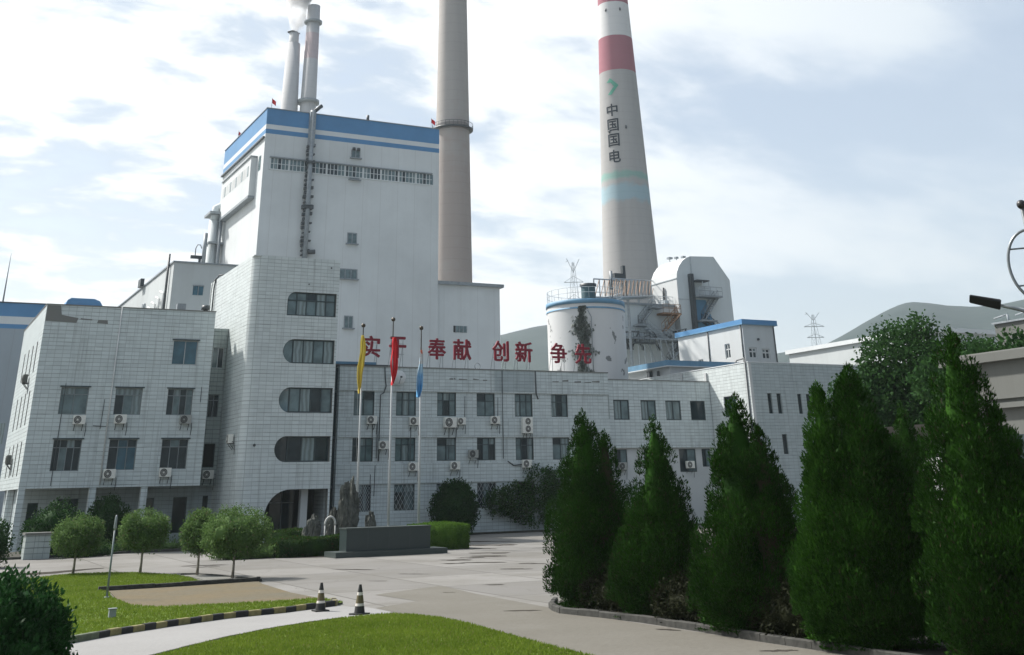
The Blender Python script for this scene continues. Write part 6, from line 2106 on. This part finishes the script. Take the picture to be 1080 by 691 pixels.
# round clipped tree and creeper mass at the office wall
shrub('round_bush', 'large rounded dark bush against the office wall right of the flagpoles', 'shrub',
      [((39.4, 86.6, 2.0), (1.75, 1.0, 1.75)), ((38.7, 86.6, 1.6), (1.2, 0.9, 1.4)), ((40.2, 86.6, 1.7), (1.15, 0.9, 1.6)), ((39.5, 86.6, 2.9), (1.2, .8, .85))], 800, 12, (0.17, 0.10), 0.12, 81, 'shrub_leaf',
      trunk=trunk_mb(39.4, 86.6, 0, 1.2, 0.09))
shrub('creeper_mass', 'dark creeper covering the lower office wall left of the first cypress', 'creeper',
      [((43.9, 87.9, 2.2), (1.2, 0.45, 0.9)), ((45.3, 87.9, 2.3), (1.5, 0.45, 1.2)), ((47.6, 87.9, 3.2), (1.5, 0.45, 1.5)), ((49.6, 87.9, 2.7), (1.5, 0.45, 1.6)), ((47.3, 87.9, 1.5), (2.6, 0.45, 1.0)), ((52.4, 87.6, 2.0), (2, .8, 1.7)), ((56.5, 87.8, 1.6), (3, .8, 1.4))],
      1500, 12, (0.17, 0.11), 0.16, 82, 'creeper_leaf', core=0.0)

# broad tree behind the corner block side
bl = [((48.5, 50.9, 6.9), (2.0, 2.0, 1.6)), ((50.3, 49.4, 9.1), (2.2, 2.2, 1.9)), ((52.2, 47.6, 8.1), (2.4, 2.4, 2.0)), ((49.6, 50.1, 5.6), (2.7, 2.5, 2.0)), ((52.0, 47.9, 6.2), (3.0, 2.8, 2.2)),
      ((51.4, 48.7, 10.7), (0.9, 0.9, 0.6)), ((47.4, 51.7, 5.2), (1.5, 1.5, 1.5)), ((49.2, 50.4, 8.3), (1.0, 1.0, 0.8)), ((50.2, 49.8, 4.4), (3.2, 2.6, 1.8)), ((53.2, 46.8, 9.0), (1.4, 1.4, 0.9))]
t = thing('broad_tree', 'large broadleaf tree with an airy crown behind the cypresses at the right', 'tree', (50.9, 49.2, 0))
V, Q = lobed_crown(91, bl, 2100, 14, (0.20, 0.125), 0.22, core=0.0, outer=1.02)
rsb = np.random.RandomState(910)
V2, Q2 = lobed_crown(93, [(c, tuple(q*0.62 for q in r)) for c, r in bl], 700, 14, (0.30, 0.2), 0.4, core=0.0)
V, Q = join_np([(V, Q), (V2, Q2)])
mesh_np('crown', V, Q, 'broad_leaf', t, (50.9, 49.2, 0))
trunk_mb(50.9, 49.2, 0, 7.5, 0.22, (0.2, 0.1), 10, [((50.9, 49.2, 3.5), (49.5, 50.4, 7.2), .1), ((50.9, 49.2, 4), (53.2, 47.1, 8.4), .11), ((51.0, 49.2, 5), (51.4, 48.9, 10.5), .09)]).build('trunk', 'bark', t)
t = thing('broad_tree', 'bushy green tree top above the gate building at the right edge', 'tree', (45.9, 38.9, 0))
V, Q = lobed_crown(92, [((45.2, 39.8, 7.7), (1.5, 1.5, 0.8)), ((46.4, 38.4, 8.1), (1.5, 1.5, 0.9)), ((47.6, 37.4, 8.0), (1.6, 1.6, 0.9)), ((44.2, 41.0, 7.2), (1.4, 1.4, 0.9)), ((46, 38.8, 6.4), (2.6, 2, 1.2))], 620, 12, (0.26, 0.15), 0.2, core=0.55)
mesh_np('crown', V, Q, 'broad_leaf', t, (45.9, 38.9, 0))
trunk_mb(45.9, 38.9, 0, 6.5, 0.18).build('trunk', 'bark', t)

# ---- grass -------------------------------------------------------------------------------------------


def inside(poly, x, y):
    c = np.zeros(len(x), bool)
    n = len(poly)
    for i in range(n):
        x1, y1 = poly[i]; x2, y2 = poly[(i+1) % n]
        k = ((y1 > y) != (y2 > y))
        with np.errstate(divide='ignore', invalid='ignore'):
            xi = (x2-x1)*(y-y1)/(y2-y1)+x1
        c ^= k & (x < xi)
    return c


def grass(name, poly, box, n, h, seed, z):
    rs = np.random.RandomState(seed)
    x = rs.uniform(box[0], box[1], n); y = rs.uniform(box[2], box[3], n)
    clump = np.array([noise.noise(Vector((a*0.9, b*0.9, seed))) for a, b in zip(x[::20], y[::20])]).repeat(20)[:n]
    k = inside(poly, x, y) & (rs.uniform(-0.9, 1, n) < clump+0.6)
    x, y = x[k], y[k]
    n = len(x)
    hh = h*rs.uniform(.5, 1.3, n)
    a = rs.uniform(0, 6.28, n)
    w = 0.011+0.008*rs.uniform(size=n)
    lx, ly = rs.normal(size=n)*0.02, rs.normal(size=n)*0.02
    zz = np.full(n, z)
    V = np.stack([np.stack([x-w*np.cos(a), y-w*np.sin(a), zz], 1), np.stack([x+w*np.cos(a), y+w*np.sin(a), zz], 1), np.stack([x+lx, y+ly, zz+hh], 1)], 1).reshape(-1, 3)
    o = mesh_np(name, V, np.arange(3*n).reshape(-1, 3), 'grass_blade', None, (0, 0, 0), tris=True)
    tag(o, None, None, None, 'stuff')
    return o


tag(grass('grass', LAWN_NEAR, (4.5, 13.6, 21.5, 32.6), 120000, 0.05, 1, 0.06), 'short mown grass on the near lawn', 'grass')
tag(grass('grass', LAWN_FAR, (2, 13.2, 30, 59.5), 170000, 0.055, 2, 0.055), 'short mown grass on the far lawn', 'grass')

# ---- smoke and haze --------------------------------------------------------------------------------------


def smoke(name, label, path, radii, dens, seed, nscale):
    """vapour plume: a lumpy tube whose air thins out in a cloudy pattern"""
    tname = 'vapour_'+name+str(len(bpy.data.materials))
    mt = bpy.data.materials.new(tname); mt.use_nodes = True
    tt = mt.node_tree; tt.nodes.clear()
    out = nd(tt, 'ShaderNodeOutputMaterial'); pv = nd(tt, 'ShaderNodeVolumePrincipled')
    pv.inputs['Color'].default_value = (0.97, 0.97, 0.97, 1); pv.inputs['Anisotropy'].default_value = 0.2
    tc = nd(tt, 'ShaderNodeTexCoord')
    nz = nd(tt, 'ShaderNodeTexNoise', i_Scale=nscale, i_Detail=3.0)
    tt.links.new(tc.outputs['Object'], nz.inputs['Vector'])
    tt.links.new(maprange(tt, nz.outputs[0], 0.36, 0.66, 0.0, dens, True), pv.inputs['Density'])
    tt.links.new(pv.outputs[0], out.inputs['Volume'])
    M[tname] = mt
    mb = MB()
    pts, rr = [], []
    n = 40
    for i in range(n+1):
        s = i/n*(len(path)-1); k = min(int(s), len(path)-2); f = s-k
        pts.append(Vector(path[k]).lerp(Vector(path[k+1]), f)); rr.append(radii[k]+(radii[k+1]-radii[k])*f)
    mb.tube(pts, rr, 36)
    o = mb.build(name, tname, base=tuple(pts[0]), weld=True)
    for v in o.data.vertices:
        w = v.co.copy()
        k = min(range(n+1), key=lambda q: abs((pts[q]-pts[0]).z-w.z))
        c = pts[k]-pts[0]
        sc = 1+0.45*noise.fractal(Vector((w.x/rr[k]*0.9+seed, w.y/rr[k]*0.9, w.z/rr[k]*0.6)), 1.0, 2.0, 4)
        v.co = c+Vector(((w.x-c.x)*sc, (w.y-c.y)*sc, w.z-c.z))
    return tag(o, label, 'smoke', None, 'stuff')


smoke('smoke', 'white vapour plume rising from the left far chimney', [(113.9, 404.4, 168.2), (114.6, 404.2, 177), (116.5, 403.5, 190), (118, 403, 205), (119, 404, 232)], [2.3, 4.4, 7.5, 9.0, 11], 0.55, 1, 0.16)

hz = MB(); hz.box(-3300, 3700, -400, 3600, -1.2, 330)
hm = bpy.data.materials.new('haze_air'); hm.use_nodes = True
ht = hm.node_tree; ht.nodes.clear()
ho = nd(ht, 'ShaderNodeOutputMaterial'); hv = nd(ht, 'ShaderNodeVolumePrincipled')
hv.inputs['Color'].default_value = (0.80, 0.90, 0.97, 1)
hv.inputs['Density'].default_value = 0.00013
hv.inputs['Anisotropy'].default_value = 0.3
ht.links.new(hv.outputs[0], ho.inputs['Volume'])
M['haze_air'] = hm
tag(hz.build('haze', 'haze_air'), None, None, None, 'stuff')
